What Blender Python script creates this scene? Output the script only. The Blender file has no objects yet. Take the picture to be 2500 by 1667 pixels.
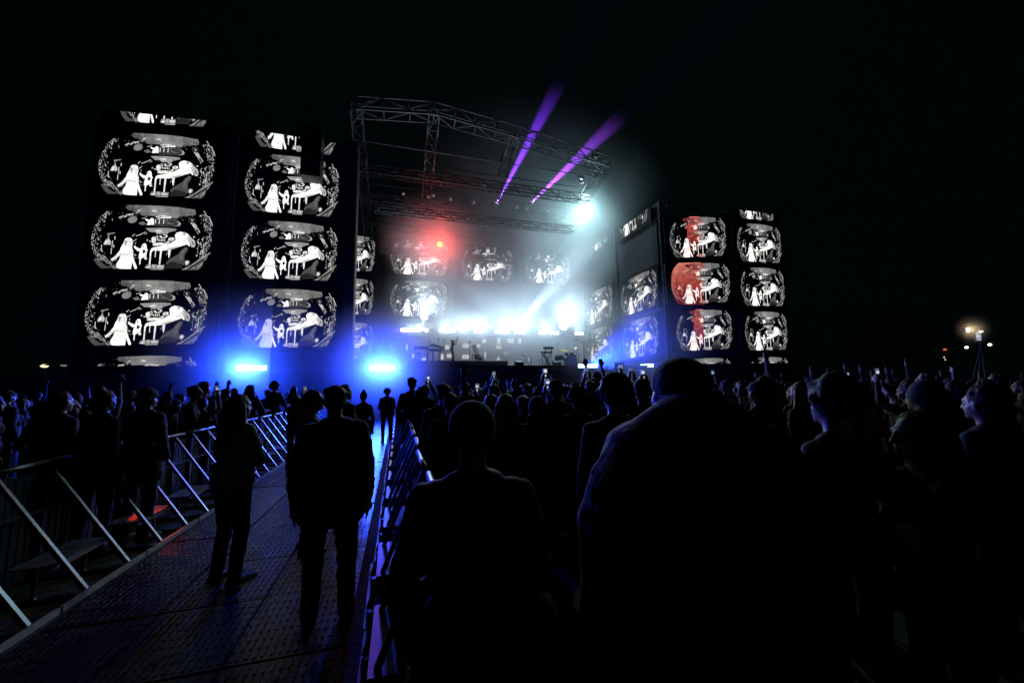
import bpy, bmesh, math, random
from mathutils import Vector, Matrix, Euler
R = math.radians
rng = random.Random(11)
sc = bpy.context.scene
COL = sc.collection

# ------------------------------------------------------------------ camera
CAM = Vector((0.0, 0.0, 1.75)); AZ, PITCH, ROLL, F = R(16.4), R(6.6), R(1.0), 950.0
fw = Vector((math.sin(AZ)*math.cos(PITCH), math.cos(AZ)*math.cos(PITCH), math.sin(PITCH)))
r0 = Vector((math.cos(AZ), -math.sin(AZ), 0)); u0 = r0.cross(fw)
rt = r0*math.cos(ROLL) - u0*math.sin(ROLL); up = u0*math.cos(ROLL) + r0*math.sin(ROLL)
cd = bpy.data.cameras.new('camera'); cd.lens = 36.0*F/2500.0; cd.sensor_width = 36.0
cd.clip_start = 0.05; cd.clip_end = 900
cam = bpy.data.objects.new('camera', cd); COL.objects.link(cam)
cam.matrix_world = Matrix((( rt.x, up.x, -fw.x, CAM.x), (rt.y, up.y, -fw.y, CAM.y), (rt.z, up.z, -fw.z, CAM.z), (0, 0, 0, 1)))
sc.camera = cam

# ------------------------------------------------------------------ night sky, exposure, sampling
w = bpy.data.worlds.new('World'); sc.world = w; w.use_nodes = True
bg = w.node_tree.nodes['Background']; bg.inputs['Color'].default_value = (0.1, 1.0, 0.6, 1); bg.inputs['Strength'].default_value = 0.0011
sc.view_settings.view_transform = 'Standard'; sc.view_settings.look = 'None'
sc.view_settings.exposure = 0.0; sc.view_settings.gamma = 1.0; sc.view_settings.use_curve_mapping = False
sc.render.engine = 'CYCLES'
cy = sc.cycles
cy.use_denoising = True
try: cy.denoiser = 'OPENIMAGEDENOISE'
except Exception: pass
cy.max_bounces = 4; cy.diffuse_bounces = 2; cy.glossy_bounces = 3; cy.volume_bounces = 2; cy.transmission_bounces = 4; cy.transparent_max_bounces = 8
cy.sample_clamp_indirect = 2.0; cy.sample_clamp_direct = 0.0
cy.caustics_reflective = False; cy.caustics_refractive = False
cy.volume_max_steps = 64
cy.use_light_tree = True
cy.use_adaptive_sampling = True; cy.adaptive_threshold = 0.025

# ------------------------------------------------------------------ rays through picture points, used to find real distances
def ray(px, py): return fw + rt*((px-1250.0)/F) + up*((833.5-py)/F)
def at_depth(px, py, d): return CAM + ray(px, py)*d
def at_y(px, py, Y): r = ray(px, py); return CAM + r*(Y/r.y)
def at_x(px, py, X): r = ray(px, py); return CAM + r*(X/r.x)
def at_z(px, py, Z): r = ray(px, py); return CAM + r*((Z-CAM.z)/r.z)
def at_plane(px, py, p0, az):
    n = Vector((math.cos(az), -math.sin(az), 0)); r = ray(px, py)
    return CAM + r*((p0-CAM).dot(n)/r.dot(n))

# ------------------------------------------------------------------ materials
def principled(name, color, rough=0.6, metal=0.0, noise=0.0, scale=8.0, bump=0.0, spec=0.5, bscale=None):
    m = bpy.data.materials.new(name); m.use_nodes = True; nt = m.node_tree; b = nt.nodes['Principled BSDF']
    b.inputs['Base Color'].default_value = (*color, 1); b.inputs['Roughness'].default_value = rough
    b.inputs['Metallic'].default_value = metal; b.inputs['Specular IOR Level'].default_value = spec
    if noise or bump:
        tc = nt.nodes.new('ShaderNodeTexCoord'); nz = nt.nodes.new('ShaderNodeTexNoise')
        nz.inputs['Scale'].default_value = scale; nz.inputs['Detail'].default_value = 5
        nt.links.new(tc.outputs['Object'], nz.inputs['Vector'])
        if noise:
            mx = nt.nodes.new('ShaderNodeMix'); mx.data_type = 'RGBA'
            mx.inputs[6].default_value = (*[c*(1-noise) for c in color], 1); mx.inputs[7].default_value = (*[min(1, c*(1+noise)) for c in color], 1)
            nt.links.new(nz.outputs['Fac'], mx.inputs[0]); nt.links.new(mx.outputs[2], b.inputs['Base Color'])
            mr = nt.nodes.new('ShaderNodeMapRange'); mr.inputs['To Min'].default_value = max(0.02, rough-0.12); mr.inputs['To Max'].default_value = min(1, rough+0.12)
            nt.links.new(nz.outputs['Fac'], mr.inputs['Value']); nt.links.new(mr.outputs[0], b.inputs['Roughness'])
        if bump:
            n2 = nt.nodes.new('ShaderNodeTexNoise'); n2.inputs['Scale'].default_value = bscale or scale*3; n2.inputs['Detail'].default_value = 4
            nt.links.new(tc.outputs['Object'], n2.inputs['Vector'])
            bp = nt.nodes.new('ShaderNodeBump'); bp.inputs['Strength'].default_value = bump; bp.inputs['Distance'].default_value = 0.02
            nt.links.new(n2.outputs['Fac'], bp.inputs['Height']); nt.links.new(bp.outputs[0], b.inputs['Normal'])
    return m
def emit(name, color, strength, sample=False):
    m = bpy.data.materials.new(name); m.use_nodes = True; nt = m.node_tree
    for n in list(nt.nodes): nt.nodes.remove(n)
    o = nt.nodes.new('ShaderNodeOutputMaterial'); e = nt.nodes.new('ShaderNodeEmission')
    e.inputs['Color'].default_value = (*color, 1); e.inputs['Strength'].default_value = strength
    nt.links.new(e.outputs[0], o.inputs['Surface'])
    m.cycles.emission_sampling = 'AUTO' if sample else 'NONE'
    return m
def picture_mat():
    m = emit('screen_picture', (1, 1, 1), 1.4); nt = m.node_tree
    a = nt.nodes.new('ShaderNodeVertexColor'); a.layer_name = 'Col'
    e = [n for n in nt.nodes if n.type == 'EMISSION'][0]
    tc = nt.nodes.new('ShaderNodeTexCoord'); last = a.outputs['Color']
    for sc_, lo, hi, f0, f1 in ((4.0, .32, .68, .62, 1.12), (26.0, .36, .64, .70, 1.12)):      # grain and mottling of the film picture
        nz = nt.nodes.new('ShaderNodeTexNoise'); nz.inputs['Scale'].default_value = sc_; nz.inputs['Detail'].default_value = 6
        nt.links.new(tc.outputs['Object'], nz.inputs['Vector'])
        mr = nt.nodes.new('ShaderNodeMapRange'); mr.inputs['From Min'].default_value = lo; mr.inputs['From Max'].default_value = hi; mr.inputs['To Min'].default_value = f0; mr.inputs['To Max'].default_value = f1
        nt.links.new(nz.outputs['Fac'], mr.inputs['Value'])
        mx = nt.nodes.new('ShaderNodeVectorMath'); mx.operation = 'SCALE'; nt.links.new(last, mx.inputs[0]); nt.links.new(mr.outputs[0], mx.inputs['Scale']); last = mx.outputs[0]
    nt.links.new(last, e.inputs['Color'])
    return m
M = dict(
    lit_rail = principled('lit_rail_pale', (0.55, 0.54, 0.5), 0.45, noise=0.25, scale=20),  # base rail colour brightened to imitate light along the trackway edge
    black = principled('black_cladding', (0.010, 0.010, 0.012), 0.8, spec=0.15, noise=0.3, scale=3),
    led = principled('led_face', (0.004, 0.004, 0.005), 0.9, spec=0.05),
    steel = principled('galvanised_steel', (0.13, 0.135, 0.145), 0.32, 0.9, noise=0.35, scale=14),
    truss = principled('truss_black_paint', (0.006, 0.006, 0.0065), 0.6, 0.2, noise=0.3, scale=4),
    scaf = principled('scaffold_black', (0.008, 0.008, 0.009), 0.85, noise=0.3, scale=4, spec=0.1),
    alu = principled('trackway_aluminium', (0.02, 0.021, 0.025), 0.30, 0.7, noise=0.45, scale=9, bump=0.15, bscale=60),
    plate = principled('step_plate_metal', (0.30, 0.29, 0.285), 0.45, 0.7, noise=0.3, scale=10, bump=0.1),
    panel = principled('barrier_sheet', (0.05, 0.055, 0.06), 0.5, 0.5, noise=0.3, scale=12),
    ground = principled('trampled_ground', (0.035, 0.04, 0.022), 0.9, noise=0.5, scale=1.5, bump=0.6, bscale=14),
    deck = principled('stage_deck', (0.03, 0.03, 0.033), 0.45, noise=0.2, scale=5),
    skirt = principled('stage_skirt_cloth', (0.012, 0.012, 0.014), 0.85, noise=0.3, scale=2, bump=0.3, bscale=4),
    gear = principled('stage_gear_black', (0.012, 0.013, 0.015), 0.4, noise=0.2, scale=10),
    wood = principled('guitar_wood', (0.12, 0.05, 0.02), 0.3, noise=0.4, scale=9),
    brass = principled('cymbal_brass', (0.35, 0.25, 0.10), 0.35, 0.9, noise=0.2, scale=20),
    drum = principled('drum_shell', (0.02, 0.02, 0.03), 0.25, noise=0.2, scale=12),
    facade = principled('facade_render', (0.42, 0.42, 0.40), 0.8, noise=0.25, scale=2.5, bump=0.2, bscale=9),
    roofing = principled('facade_roof', (0.10, 0.10, 0.11), 0.7, noise=0.3, scale=5),
    skin = principled('skin', (0.36, 0.22, 0.16), 0.5, noise=0.12, scale=30),
    shoe = principled('shoe', (0.03, 0.03, 0.03), 0.6, noise=0.2, scale=20),
    eye = principled('eye', (0.05, 0.04, 0.04), 0.2),
    bark = principled('bark', (0.06, 0.05, 0.035), 0.9, noise=0.4, scale=12, bump=0.5),
    leaf = principled('leaves', (0.055, 0.09, 0.03), 0.6, noise=0.5, scale=0.8),
    pole = principled('mast_paint', (0.35, 0.33, 0.22), 0.5, 0.3, noise=0.2, scale=8),
    phone = principled('phone_case', (0.015, 0.015, 0.016), 0.3),
    hivis = principled('hi_vis_cloth', (0.30, 0.42, 0.05), 0.7, noise=0.25, scale=14, bump=0.3),
    reflect = principled('reflective_tape', (0.6, 0.6, 0.58), 0.35, 0.2),
    red_paint = principled('red_paint', (0.35, 0.02, 0.02), 0.5),
    pic = picture_mat(),
)
def cloth(name, c, rough=0.85): return principled(name, c, rough, noise=0.3, scale=9, bump=0.45, bscale=22)
CL = [cloth('dark_cloth', (0.018, 0.018, 0.02)), cloth('navy_cloth', (0.02, 0.025, 0.05)), cloth('grey_cloth', (0.07, 0.07, 0.075)), cloth('brown_cloth', (0.05, 0.035, 0.025)), cloth('pale_cloth', (0.22, 0.21, 0.20))]
TR = [cloth('denim', (0.03, 0.04, 0.07)), cloth('black_trousers', (0.012, 0.012, 0.013))]
HAIR = [principled('dark_hair', (0.02, 0.014, 0.01), 0.6, noise=0.4, scale=40, bump=0.5, bscale=70, spec=0.2), principled('brown_hair', (0.06, 0.035, 0.018), 0.6, noise=0.4, scale=40, bump=0.5, bscale=70, spec=0.2), principled('fair_hair', (0.28, 0.19, 0.09), 0.45, noise=0.4, scale=40, bump=0.5, bscale=70, spec=0.2)]
LENS = dict(white = emit('lit_lens_white', (0.86, 0.95, 1.0), 9), blue = emit('lit_lens_blue', (0.35, 0.6, 1.0), 9), red = emit('lit_lens_red', (1.0, 0.35, 0.03), 5),
            purple = emit('lit_lens_purple', (0.6, 0.25, 1.0), 6), warm = emit('lit_lens_warm', (1.0, 0.86, 0.55), 14), win = emit('lit_window', (0.97, 0.98, 0.86), 0.95),
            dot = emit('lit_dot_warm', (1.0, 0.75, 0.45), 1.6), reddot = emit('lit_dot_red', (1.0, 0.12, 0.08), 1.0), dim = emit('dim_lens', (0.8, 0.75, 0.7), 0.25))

# ------------------------------------------------------------------ mesh building
class MB:
    def __init__(s): s.v = []; s.f = []; s.c = []; s.mi = []; s.cur = 0
    def add(s, vs, fs, col=None):
        o = len(s.v); s.v += [tuple(p) for p in vs]
        for f in fs: s.f.append(tuple(i+o for i in f)); s.c.append(col); s.mi.append(s.cur)
        return s
    def box(s, c, d, rz=0.0, m=None):
        c = Vector(c); h = Vector(d)/2; q = m or Matrix.Rotation(rz, 3, 'Z')
        vs = [c + q @ Vector((x*h.x, y*h.y, z*h.z)) for x in (-1, 1) for y in (-1, 1) for z in (-1, 1)]
        return s.add(vs, [(0,1,3,2), (4,6,7,5), (0,4,5,1), (2,3,7,6), (0,2,6,4), (1,5,7,3)])
    def bar(s, a, b, w, h=None, upv=(0,0,1)):
        a, b = Vector(a), Vector(b); h = h or w; z = (b-a).normalized(); x = Vector(upv).cross(z)
        if x.length < 1e-3: x = Vector((1,0,0))
        x.normalize(); y = z.cross(x)
        vs = [p + x*(sx*w/2) + y*(sy*h/2) for p in (a, b) for sx, sy in ((-1,-1), (1,-1), (1,1), (-1,1))]
        return s.add(vs, [(3,2,1,0), (4,5,6,7), (0,1,5,4), (1,2,6,5), (2,3,7,6), (3,0,4,7)])
    def cyl(s, a, b, ra, rb=None, n=8, caps=True):
        a, b = Vector(a), Vector(b); rb = ra if rb is None else rb; z = (b-a).normalized()
        x = z.orthogonal().normalized(); y = z.cross(x); vs = []
        for p, r in ((a, ra), (b, rb)):
            for i in range(n): t = 2*math.pi*i/n; vs.append(p + x*(r*math.cos(t)) + y*(r*math.sin(t)))
        fs = [(i, (i+1) % n, n+(i+1) % n, n+i) for i in range(n)]
        if caps: fs += [tuple(range(n-1, -1, -1)), tuple(range(n, 2*n))]
        return s.add(vs, fs)
    def ball(s, c, r, n=10, k=6, m=None):
        c = Vector(c); r = Vector(r) if not isinstance(r, (int, float)) else Vector((r, r, r)); q = m or Matrix.Identity(3)
        vs = [c + q @ Vector((0, 0, r.z))]
        for j in range(1, k):
            t = math.pi*j/k
            for i in range(n): a = 2*math.pi*i/n; vs.append(c + q @ Vector((r.x*math.sin(t)*math.cos(a), r.y*math.sin(t)*math.sin(a), r.z*math.cos(t))))
        vs.append(c + q @ Vector((0, 0, -r.z))); L = len(vs)-1
        fs = [(0, 1+i, 1+(i+1) % n) for i in range(n)]
        for j in range(k-2):
            for i in range(n): a = 1+j*n+i; b = 1+j*n+(i+1) % n; fs.append((a, a+n, b+n, b))
        fs += [(L, 1+(k-2)*n+(i+1) % n, 1+(k-2)*n+i) for i in range(n)]
        return s.add(vs, fs)
    def capsule(s, a, b, ra, rb, n=10):
        a, b = Vector(a), Vector(b); z = (b-a)
        if z.length < 1e-6: return s.ball(a, ra, n)
        z.normalize(); x = z.orthogonal().normalized(); y = z.cross(x); vs = []; rings = []
        for p, r, ts in ((a, ra, (-80, -50, -20)), (b, rb, (20, 50, 80))):
            for t in ts: rings.append((p + z*(r*math.sin(R(t))), r*math.cos(R(t))))
        for p, r in rings:
            for i in range(n): q = 2*math.pi*i/n; vs.append(p + x*(r*math.cos(q)) + y*(r*math.sin(q)))
        fs = []
        for j in range(5):
            for i in range(n): fs.append((j*n+i, j*n+(i+1) % n, (j+1)*n+(i+1) % n, (j+1)*n+i))
        fs += [tuple(range(n-1, -1, -1)), tuple(range(5*n, 6*n))]
        return s.add(vs, fs)
    def poly(s, pts, col=None): return s.add(pts, [tuple(range(len(pts)))], col)
    def prism(s, pts, d):
        d = Vector(d); n = len(pts); vs = [Vector(p) for p in pts]; vs += [p+d for p in vs]
        return s.add(vs, [tuple(range(n-1, -1, -1)), tuple(range(n, 2*n))] + [(i, (i+1) % n, n+(i+1) % n, n+i) for i in range(n)])
    def mesh(s, name, mats, smooth=False):
        me = bpy.data.meshes.new(name); me.from_pydata([tuple(v) for v in s.v], [], s.f)
        for m in (mats if isinstance(mats, (list, tuple)) else [mats]): me.materials.append(m)
        me.polygons.foreach_set('material_index', s.mi)
        if smooth: me.polygons.foreach_set('use_smooth', [True]*len(me.polygons))
        if any(c is not None for c in s.c):
            a = me.color_attributes.new('Col', 'FLOAT_COLOR', 'CORNER'); d = []
            for p, c in zip(me.polygons, s.c): d += list((*(c or (0, 0, 0)), 1.0))*p.loop_total
            a.data.foreach_set('color', d)
        me.update(); return me
    def build(s, name, mats, parent=None, smooth=False, loc=None, rz=0.0):
        return link(name, s.mesh(name, mats, smooth), parent, loc, rz)
def link(name, me, parent=None, loc=None, rz=0.0):
    o = bpy.data.objects.new(name, me); COL.objects.link(o)
    if parent: o.parent = parent
    if loc is not None: o.location = loc
    o.rotation_euler = (0, 0, rz); return o
def tag(o, label=None, cat=None, group=None, kind=None):
    if label: o['label'] = label
    if cat: o['category'] = cat
    if group: o['group'] = group
    if kind: o['kind'] = kind
    return o
def empty(name, loc, rz=0.0): return link(name, None, None, loc, rz)
def thing(name, label, cat, loc=(0, 0, 0), rz=0.0, group=None): return tag(empty(name, loc, rz), label, cat, group)
def copy_tree(o, kids, parent=None):
    c = o.copy(); COL.objects.link(c)
    if parent: c.parent = parent
    for ch in kids.get(o.name, []): copy_tree(ch, kids, c)
    return c
def kid_map():
    k = {}
    for o in COL.objects:
        if o.parent: k.setdefault(o.parent.name, []).append(o)
    return k
def lamp(name, kind, loc, power, color, parent=None, aim=None, **kw):
    d = bpy.data.lights.new(name, kind); d.energy = power; d.color = color
    for k, v in kw.items(): setattr(d, k, v)
    o = bpy.data.objects.new(name, d); COL.objects.link(o)
    if parent: o.parent = parent; loc = Vector(loc) - parent.location
    o.location = loc
    if aim is not None: o.rotation_euler = Vector(aim).to_track_quat('-Z', 'Y').to_euler()
    return o

# ------------------------------------------------------------------ ground and air
g = MB(); N = 40
gv = [(-160+340*i/N, -12+200*j/N, 0.0) for j in range(N+1) for i in range(N+1)]
g.add(gv, [(j*(N+1)+i, j*(N+1)+i+1, (j+1)*(N+1)+i+1, (j+1)*(N+1)+i) for j in range(N) for i in range(N)])
tag(g.build('ground', M['ground']), kind='structure')

def volume(name, c, r, density, color, noise=None, lo=0.35, hi=0.7, edge=0.0, shape=1, label=None, aniso=0.0):
    """closed box of air; with noise given it is a soft cloud that thins out to nothing at the faces of the box"""
    b = MB(); c, r = Vector(c), Vector(r); b.box((0, 0, 0), r*2)
    m = bpy.data.materials.new(name+'_air'); m.use_nodes = True; nt = m.node_tree
    for n in list(nt.nodes): nt.nodes.remove(n)
    o = nt.nodes.new('ShaderNodeOutputMaterial'); v = nt.nodes.new('ShaderNodeVolumePrincipled')
    v.inputs['Color'].default_value = (*color, 1); v.inputs['Density'].default_value = density; v.inputs['Anisotropy'].default_value = aniso
    nt.links.new(v.outputs[0], o.inputs['Volume'])
    if noise:
        tc = nt.nodes.new('ShaderNodeTexCoord'); nz = nt.nodes.new('ShaderNodeTexNoise'); nz.inputs['Scale'].default_value = noise; nz.inputs['Detail'].default_value = 3
        nz.inputs['Distortion'].default_value = 0.5
        nt.links.new(tc.outputs['Object'], nz.inputs['Vector'])
        mr = nt.nodes.new('ShaderNodeMapRange'); mr.inputs['From Min'].default_value = lo; mr.inputs['From Max'].default_value = hi
        mr.inputs['To Min'].default_value = density*edge; mr.inputs['To Max'].default_value = density
        nt.links.new(nz.outputs['Fac'], mr.inputs['Value'])
        dv = nt.nodes.new('ShaderNodeVectorMath'); dv.operation = 'DIVIDE'; dv.inputs[1].default_value = tuple(r); nt.links.new(tc.outputs['Object'], dv.inputs[0])
        ln = nt.nodes.new('ShaderNodeVectorMath'); ln.operation = 'LENGTH'; nt.links.new(dv.outputs[0], ln.inputs[0])
        fo = nt.nodes.new('ShaderNodeMapRange'); fo.interpolation_type = 'SMOOTHSTEP'; fo.inputs['From Min'].default_value = 1.0; fo.inputs['From Max'].default_value = 0.0
        nt.links.new(ln.outputs['Value'], fo.inputs['Value'])
        pw = nt.nodes.new('ShaderNodeMath'); pw.operation = 'POWER'; pw.inputs[1].default_value = shape; nt.links.new(fo.outputs[0], pw.inputs[0])
        mu = nt.nodes.new('ShaderNodeMath'); mu.operation = 'MULTIPLY'; nt.links.new(mr.outputs[0], mu.inputs[0]); nt.links.new(pw.outputs[0], mu.inputs[1])
        nt.links.new(mu.outputs[0], v.inputs['Density'])
    t = tag(b.build(name, m, loc=c), kind='stuff')
    if label: t['label'] = label
    return t
volume('haze', (25, 34, 29.5), (85, 40, 30.5), 0.00008, (0.9, 0.95, 1.0))
volume('stage_smoke', (9.5, 32.6, 6.4), (14, 5.8, 8.2), 0.24, (0.93, 0.96, 1.0), noise=0.17, edge=0.25, label='pale smoke filling the stage over the house front')
volume('deck_smoke', (8.5, 32.8, 5.2), (13.5, 2.6, 3.6), 0.20, (0.93, 0.96, 1.0), noise=0.3, edge=0.4, label='low smoke lying over the stage deck')
volume('high_smoke', (9, 32.0, 11), (12, 6, 8), 0.045, (0.93, 0.96, 1.0), noise=0.14, edge=0.1, label='thin smoke rising under the stage roof')
volume('lamp_smoke', (14.0, 29.6, 14.5), (6, 4.5, 7), 0.14, (0.93, 0.97, 1.0), noise=0.25, edge=0.3, label='smoke cloud lit round the high white lamp')
volume('blue_smoke', (-7.6, 24.0, 3.2), (6.0, 3.2, 5.4), 0.7, (0.9, 0.95, 1.0), noise=0.25, edge=0.5, shape=1.5, label='blue lit smoke round the left light bar')
volume('blue_smoke', (-0.9, 24.0, 3.2), (4.9, 3.2, 4.5), 0.7, (0.9, 0.95, 1.0), noise=0.25, edge=0.5, shape=1.5, label='blue lit smoke round the walkway light bar')
volume('blue_smoke', (18.0, 25.0, 4.0), (9, 5, 6.5), 0.16, (0.9, 0.95, 1.0), noise=0.25, edge=0.3, label='blue lit smoke rolling off the right stage edge')
volume('beam_haze', (12.5, 30.5, 18.5), (13.5, 5, 11), 0.055, (0.9, 0.95, 1.0), noise=0.12, edge=0.5, label='thin smoke above the roof that shows the violet beams')
volume('red_smoke', (2.6, 33.0, 14.5), (5, 4, 4.5), 0.32, (1, .95, .95), noise=0.25, edge=0.4, label='thin smoke lit red round the red lamp')

ORDS = ['first', 'second', 'third', 'fourth', 'fifth', 'sixth', 'seventh', 'eighth', 'ninth', 'tenth', 'eleventh', 'twelfth', 'thirteenth', 'fourteenth', 'fifteenth', 'sixteenth', 'seventeenth', 'eighteenth', 'nineteenth', 'twentieth']
ORDS += ['twenty-'+o for o in ORDS[:9]] + ['thirtieth'] + ['thirty-'+o for o in ORDS[:9]]
# ------------------------------------------------------------------ the picture shown on every LED panel (black and white fisheye view)
def picture(name, lo=-1.0, hi=1.0, tint=None, variant=0, seed=3):
    """flat emissive print in the XZ plane, u and v from -1 to 1, cropped to lo..hi (which is stretched to -1..1)"""
    q = random.Random(seed); shapes = []
    def T(x, y): return ((x-1180)/1020.0, (640-(y-0.075*(x-1180)))/585.0)
    def P(g, *pts): shapes.append((g, [T(*p) for p in pts]))
    def E(g, x, y, rx, ry, n=14, ang=0.0):
        P(g, *[(x+rx*math.cos(2*math.pi*i/n)*math.cos(ang)-ry*math.sin(2*math.pi*i/n)*math.sin(ang), y+rx*math.cos(2*math.pi*i/n)*math.sin(ang)+ry*math.sin(2*math.pi*i/n)*math.cos(ang)) for i in range(n)])
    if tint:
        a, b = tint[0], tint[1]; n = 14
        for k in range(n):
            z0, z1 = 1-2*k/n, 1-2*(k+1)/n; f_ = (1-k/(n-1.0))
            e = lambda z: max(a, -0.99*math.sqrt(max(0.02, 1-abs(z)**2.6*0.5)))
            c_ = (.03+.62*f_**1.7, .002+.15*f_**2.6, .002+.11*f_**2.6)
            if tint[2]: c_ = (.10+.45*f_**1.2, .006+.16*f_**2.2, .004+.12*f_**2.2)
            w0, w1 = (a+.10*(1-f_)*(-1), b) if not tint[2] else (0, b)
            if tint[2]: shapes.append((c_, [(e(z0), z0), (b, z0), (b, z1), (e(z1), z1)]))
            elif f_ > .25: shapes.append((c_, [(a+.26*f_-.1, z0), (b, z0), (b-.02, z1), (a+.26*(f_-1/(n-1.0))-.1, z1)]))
    if variant == 0:
        top = [(690, 62), (820, 66), (1240, 78), (1560, 105), (1850, 150), (1870, 210)]
        P(.20, (690, 62), (820, 66), (850, 150), (940, 250), (880, 200), (790, 170), (690, 130))
        P(.30, (820, 66), (1040, 72), (1100, 255), (950, 250), (900, 190), (830, 130))
        P(.36, (1040, 72), (1300, 82), (1420, 290), (1200, 260), (1100, 255))
        P(.33, (1300, 82), (1560, 105), (1590, 272), (1560, 300), (1420, 290))
        P(.29, (1560, 105), (1850, 150), (1870, 210), (1860, 250), (1760, 255), (1590, 272))
        for k in range(46):
            t = q.random(); x = 640+t*260+q.gauss(0, 35) if k % 2 else 1560+q.random()*320; y = 90+q.random()*170 + (0 if k % 2 else 110)
            E(q.uniform(.04, .22), x, y, q.uniform(6, 26), q.uniform(5, 16), 6, q.uniform(0, 3))
        P(.75, (1110, 150), (1150, 158), (1195, 165), (1190, 188), (1120, 180)); P(.5, (1060, 168), (1078, 165), (1070, 178), (1055, 180)); P(.45, (1460, 190), (1490, 192), (1480, 203))
        P(.52, (1165, 205), (1420, 218), (1440, 226), (1170, 215)); P(.72, (1170, 275), (1240, 245), (1330, 245), (1400, 275), (1300, 280), (1260, 270), (1220, 285))
        E(.72, 1410, 275, 46, 9, 8)
    else:
        for x, wd, yy in ((740, 120, 60), (1190, 130, 100), (1480, 105, 90)):
            P(.33, (x-wd/2, yy), (x+wd/2, yy+6), (x+wd/2, yy+48), (x-wd/2, yy+42)); P(.28, (x-wd/2+5, yy+60), (x+wd/2-5, yy+66), (x+wd/2-10, yy+150), (x+wd/2-40, yy+190), (x-wd/2, yy+230), (x-wd/2-20, yy+210), (x-wd/2+10, yy+140))
        P(.85, (1125, 165), (1258, 170), (1258, 250), (1125, 245)); P(.6, (930, 330), (1010, 270), (1120, 260), (1120, 340), (960, 345)); E(.3, 700, 320, 60, 45); P(.4, (1150, 255), (1260, 255), (1290, 380), (1120, 380))
        P(.2, (460, 95), (640, 100), (630, 118), (470, 112))
    # moon, second figure with dripping shelf
    E(.33, 802, 318, 80, 62, 18, -0.2); E(.36, 798, 322, 55, 42, 14, -0.2)
    P(.12, (1165, 300), (1540, 310), (1600, 420), (1560, 452), (1180, 440)); P(.9, (1205, 318), (1225, 292), (1300, 285), (1440, 286), (1450, 302), (1300, 300), (1240, 305))
    P(.95, (1046, 415), (1062, 350), (1090, 320), (1105, 298), (1130, 292), (1152, 308), (1162, 340), (1166, 416)); P(.85, (1003, 306), (1018, 306), (1090, 328), (1085, 350), (1040, 348)); P(.25, (900, 380), (980, 350), (1040, 405), (960, 415)); P(.4, (950, 300), (1040, 265), (1035, 280), (960, 312))
    for x, y1 in ((1187, 395), (1252, 400), (1325, 402)): P(.8, (x-5, 315), (x+6, 315), (x+8, y1-8), (x, y1), (x-9, y1-8))
    P(.3, (1365, 320), (1380, 318), (1385, 370), (1440, 385), (1510, 405), (1500, 412), (1390, 395)); P(.55, (1540, 318), (1560, 350), (1610, 380), (1625, 415), (1600, 440), (1500, 445), (1560, 430), (1585, 395)); P(.2, (1490, 310), (1545, 325), (1580, 390), (1560, 380))
    # lens of sky over the middle
    P(.42, (1030, 472), (1240, 466), (1400, 474), (1545, 488), (1562, 518), (1430, 548), (1410, 575), (1240, 577), (1200, 545), (1110, 538)); P(.75, (1180, 515), (1260, 505), (1330, 520), (1300, 535), (1200, 532)); P(.6, (1210, 545), (1420, 552), (1415, 562), (1215, 558)); E(.3, 1036, 562, 36, 18)
    for a in ((820, 600, 870, 560), (880, 600, 960, 570), (940, 580, 1040, 525), (840, 690, 905, 650), (880, 740, 900, 690)): P(.6, (a[0], a[1]), (a[2], a[3]), (a[2]-6, a[3]+16), (a[0]+12, a[1]+10))
    # middle figures
    P(.8, (1145, 650), (1165, 625), (1205, 620), (1225, 660), (1222, 715), (1190, 735), (1160, 728)); P(.7, (1215, 620), (1240, 588), (1246, 594), (1228, 640))
    P(.8, (1270, 610), (1300, 600), (1330, 640), (1380, 625), (1380, 600), (1330, 598), (1345, 583), (1400, 590), (1425, 635), (1400, 612), (1400, 640), (1330, 655), (1290, 640)); P(.6, (1235, 630), (1265, 610), (1255, 660), (1280, 680), (1240, 690))
    for x in (1275, 1305, 1335, 1365): P(.85, (x, 668), (x+14, 666), (x+12, 705), (x+2, 705))
    P(.6, (1250, 680), (1380, 684), (1380, 690), (1250, 690)); E(.5, 1128, 700, 16, 14, 8); E(.4, 1080, 680, 14, 20, 7)
    # woman in the long pale dress
    P(.97, (610, 1120), (612, 1066), (652, 1000), (664, 890), (690, 800), (740, 775), (830, 790), (862, 850), (866, 930), (898, 1030), (948, 1135), (946, 1168), (915, 1166), (884, 1100), (858, 1040), (858, 1166), (690, 1158), (630, 1146))
    P(.97, (665, 870), (652, 930), (600, 985), (560, 1005), (636, 1010), (545, 1010), (540, 1030), (515, 992), (545, 968), (600, 910), (640, 850))
    P(.93, (640, 885), (655, 800), (690, 720), (712, 650), (745, 630), (785, 630), (822, 650), (845, 720), (838, 800), (860, 850), (790, 800), (735, 770), (700, 800), (680, 870))
    P(.45, (716, 676), (738, 690), (742, 715), (736, 760), (722, 775), (712, 735)); P(.75, (735, 670), (760, 690), (750, 720), (738, 700)); P(.62, (680, 885), (735, 905), (800, 925), (795, 940), (740, 925), (690, 910)); P(.82, (800, 830), (815, 900), (800, 935), (790, 880)); P(.8, (660, 1010), (800, 1018), (800, 1024), (660, 1018)); P(.86, (760, 1040), (772, 1150), (760, 1150)); P(.84, (815, 1040), (825, 1155), (812, 1150))
    # small figure with stretched arms
    P(.9, (982, 830), (1000, 760), (1030, 733), (1058, 740), (1074, 770), (1085, 830), (1104, 850), (1088, 880), (1050, 850)); P(.5, (1005, 770), (1025, 762), (1030, 800), (1010, 800)); P(.97, (866, 776), (890, 770), (905, 795), (990, 828), (1010, 850), (1000, 872), (940, 866), (900, 830), (870, 806))
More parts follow.
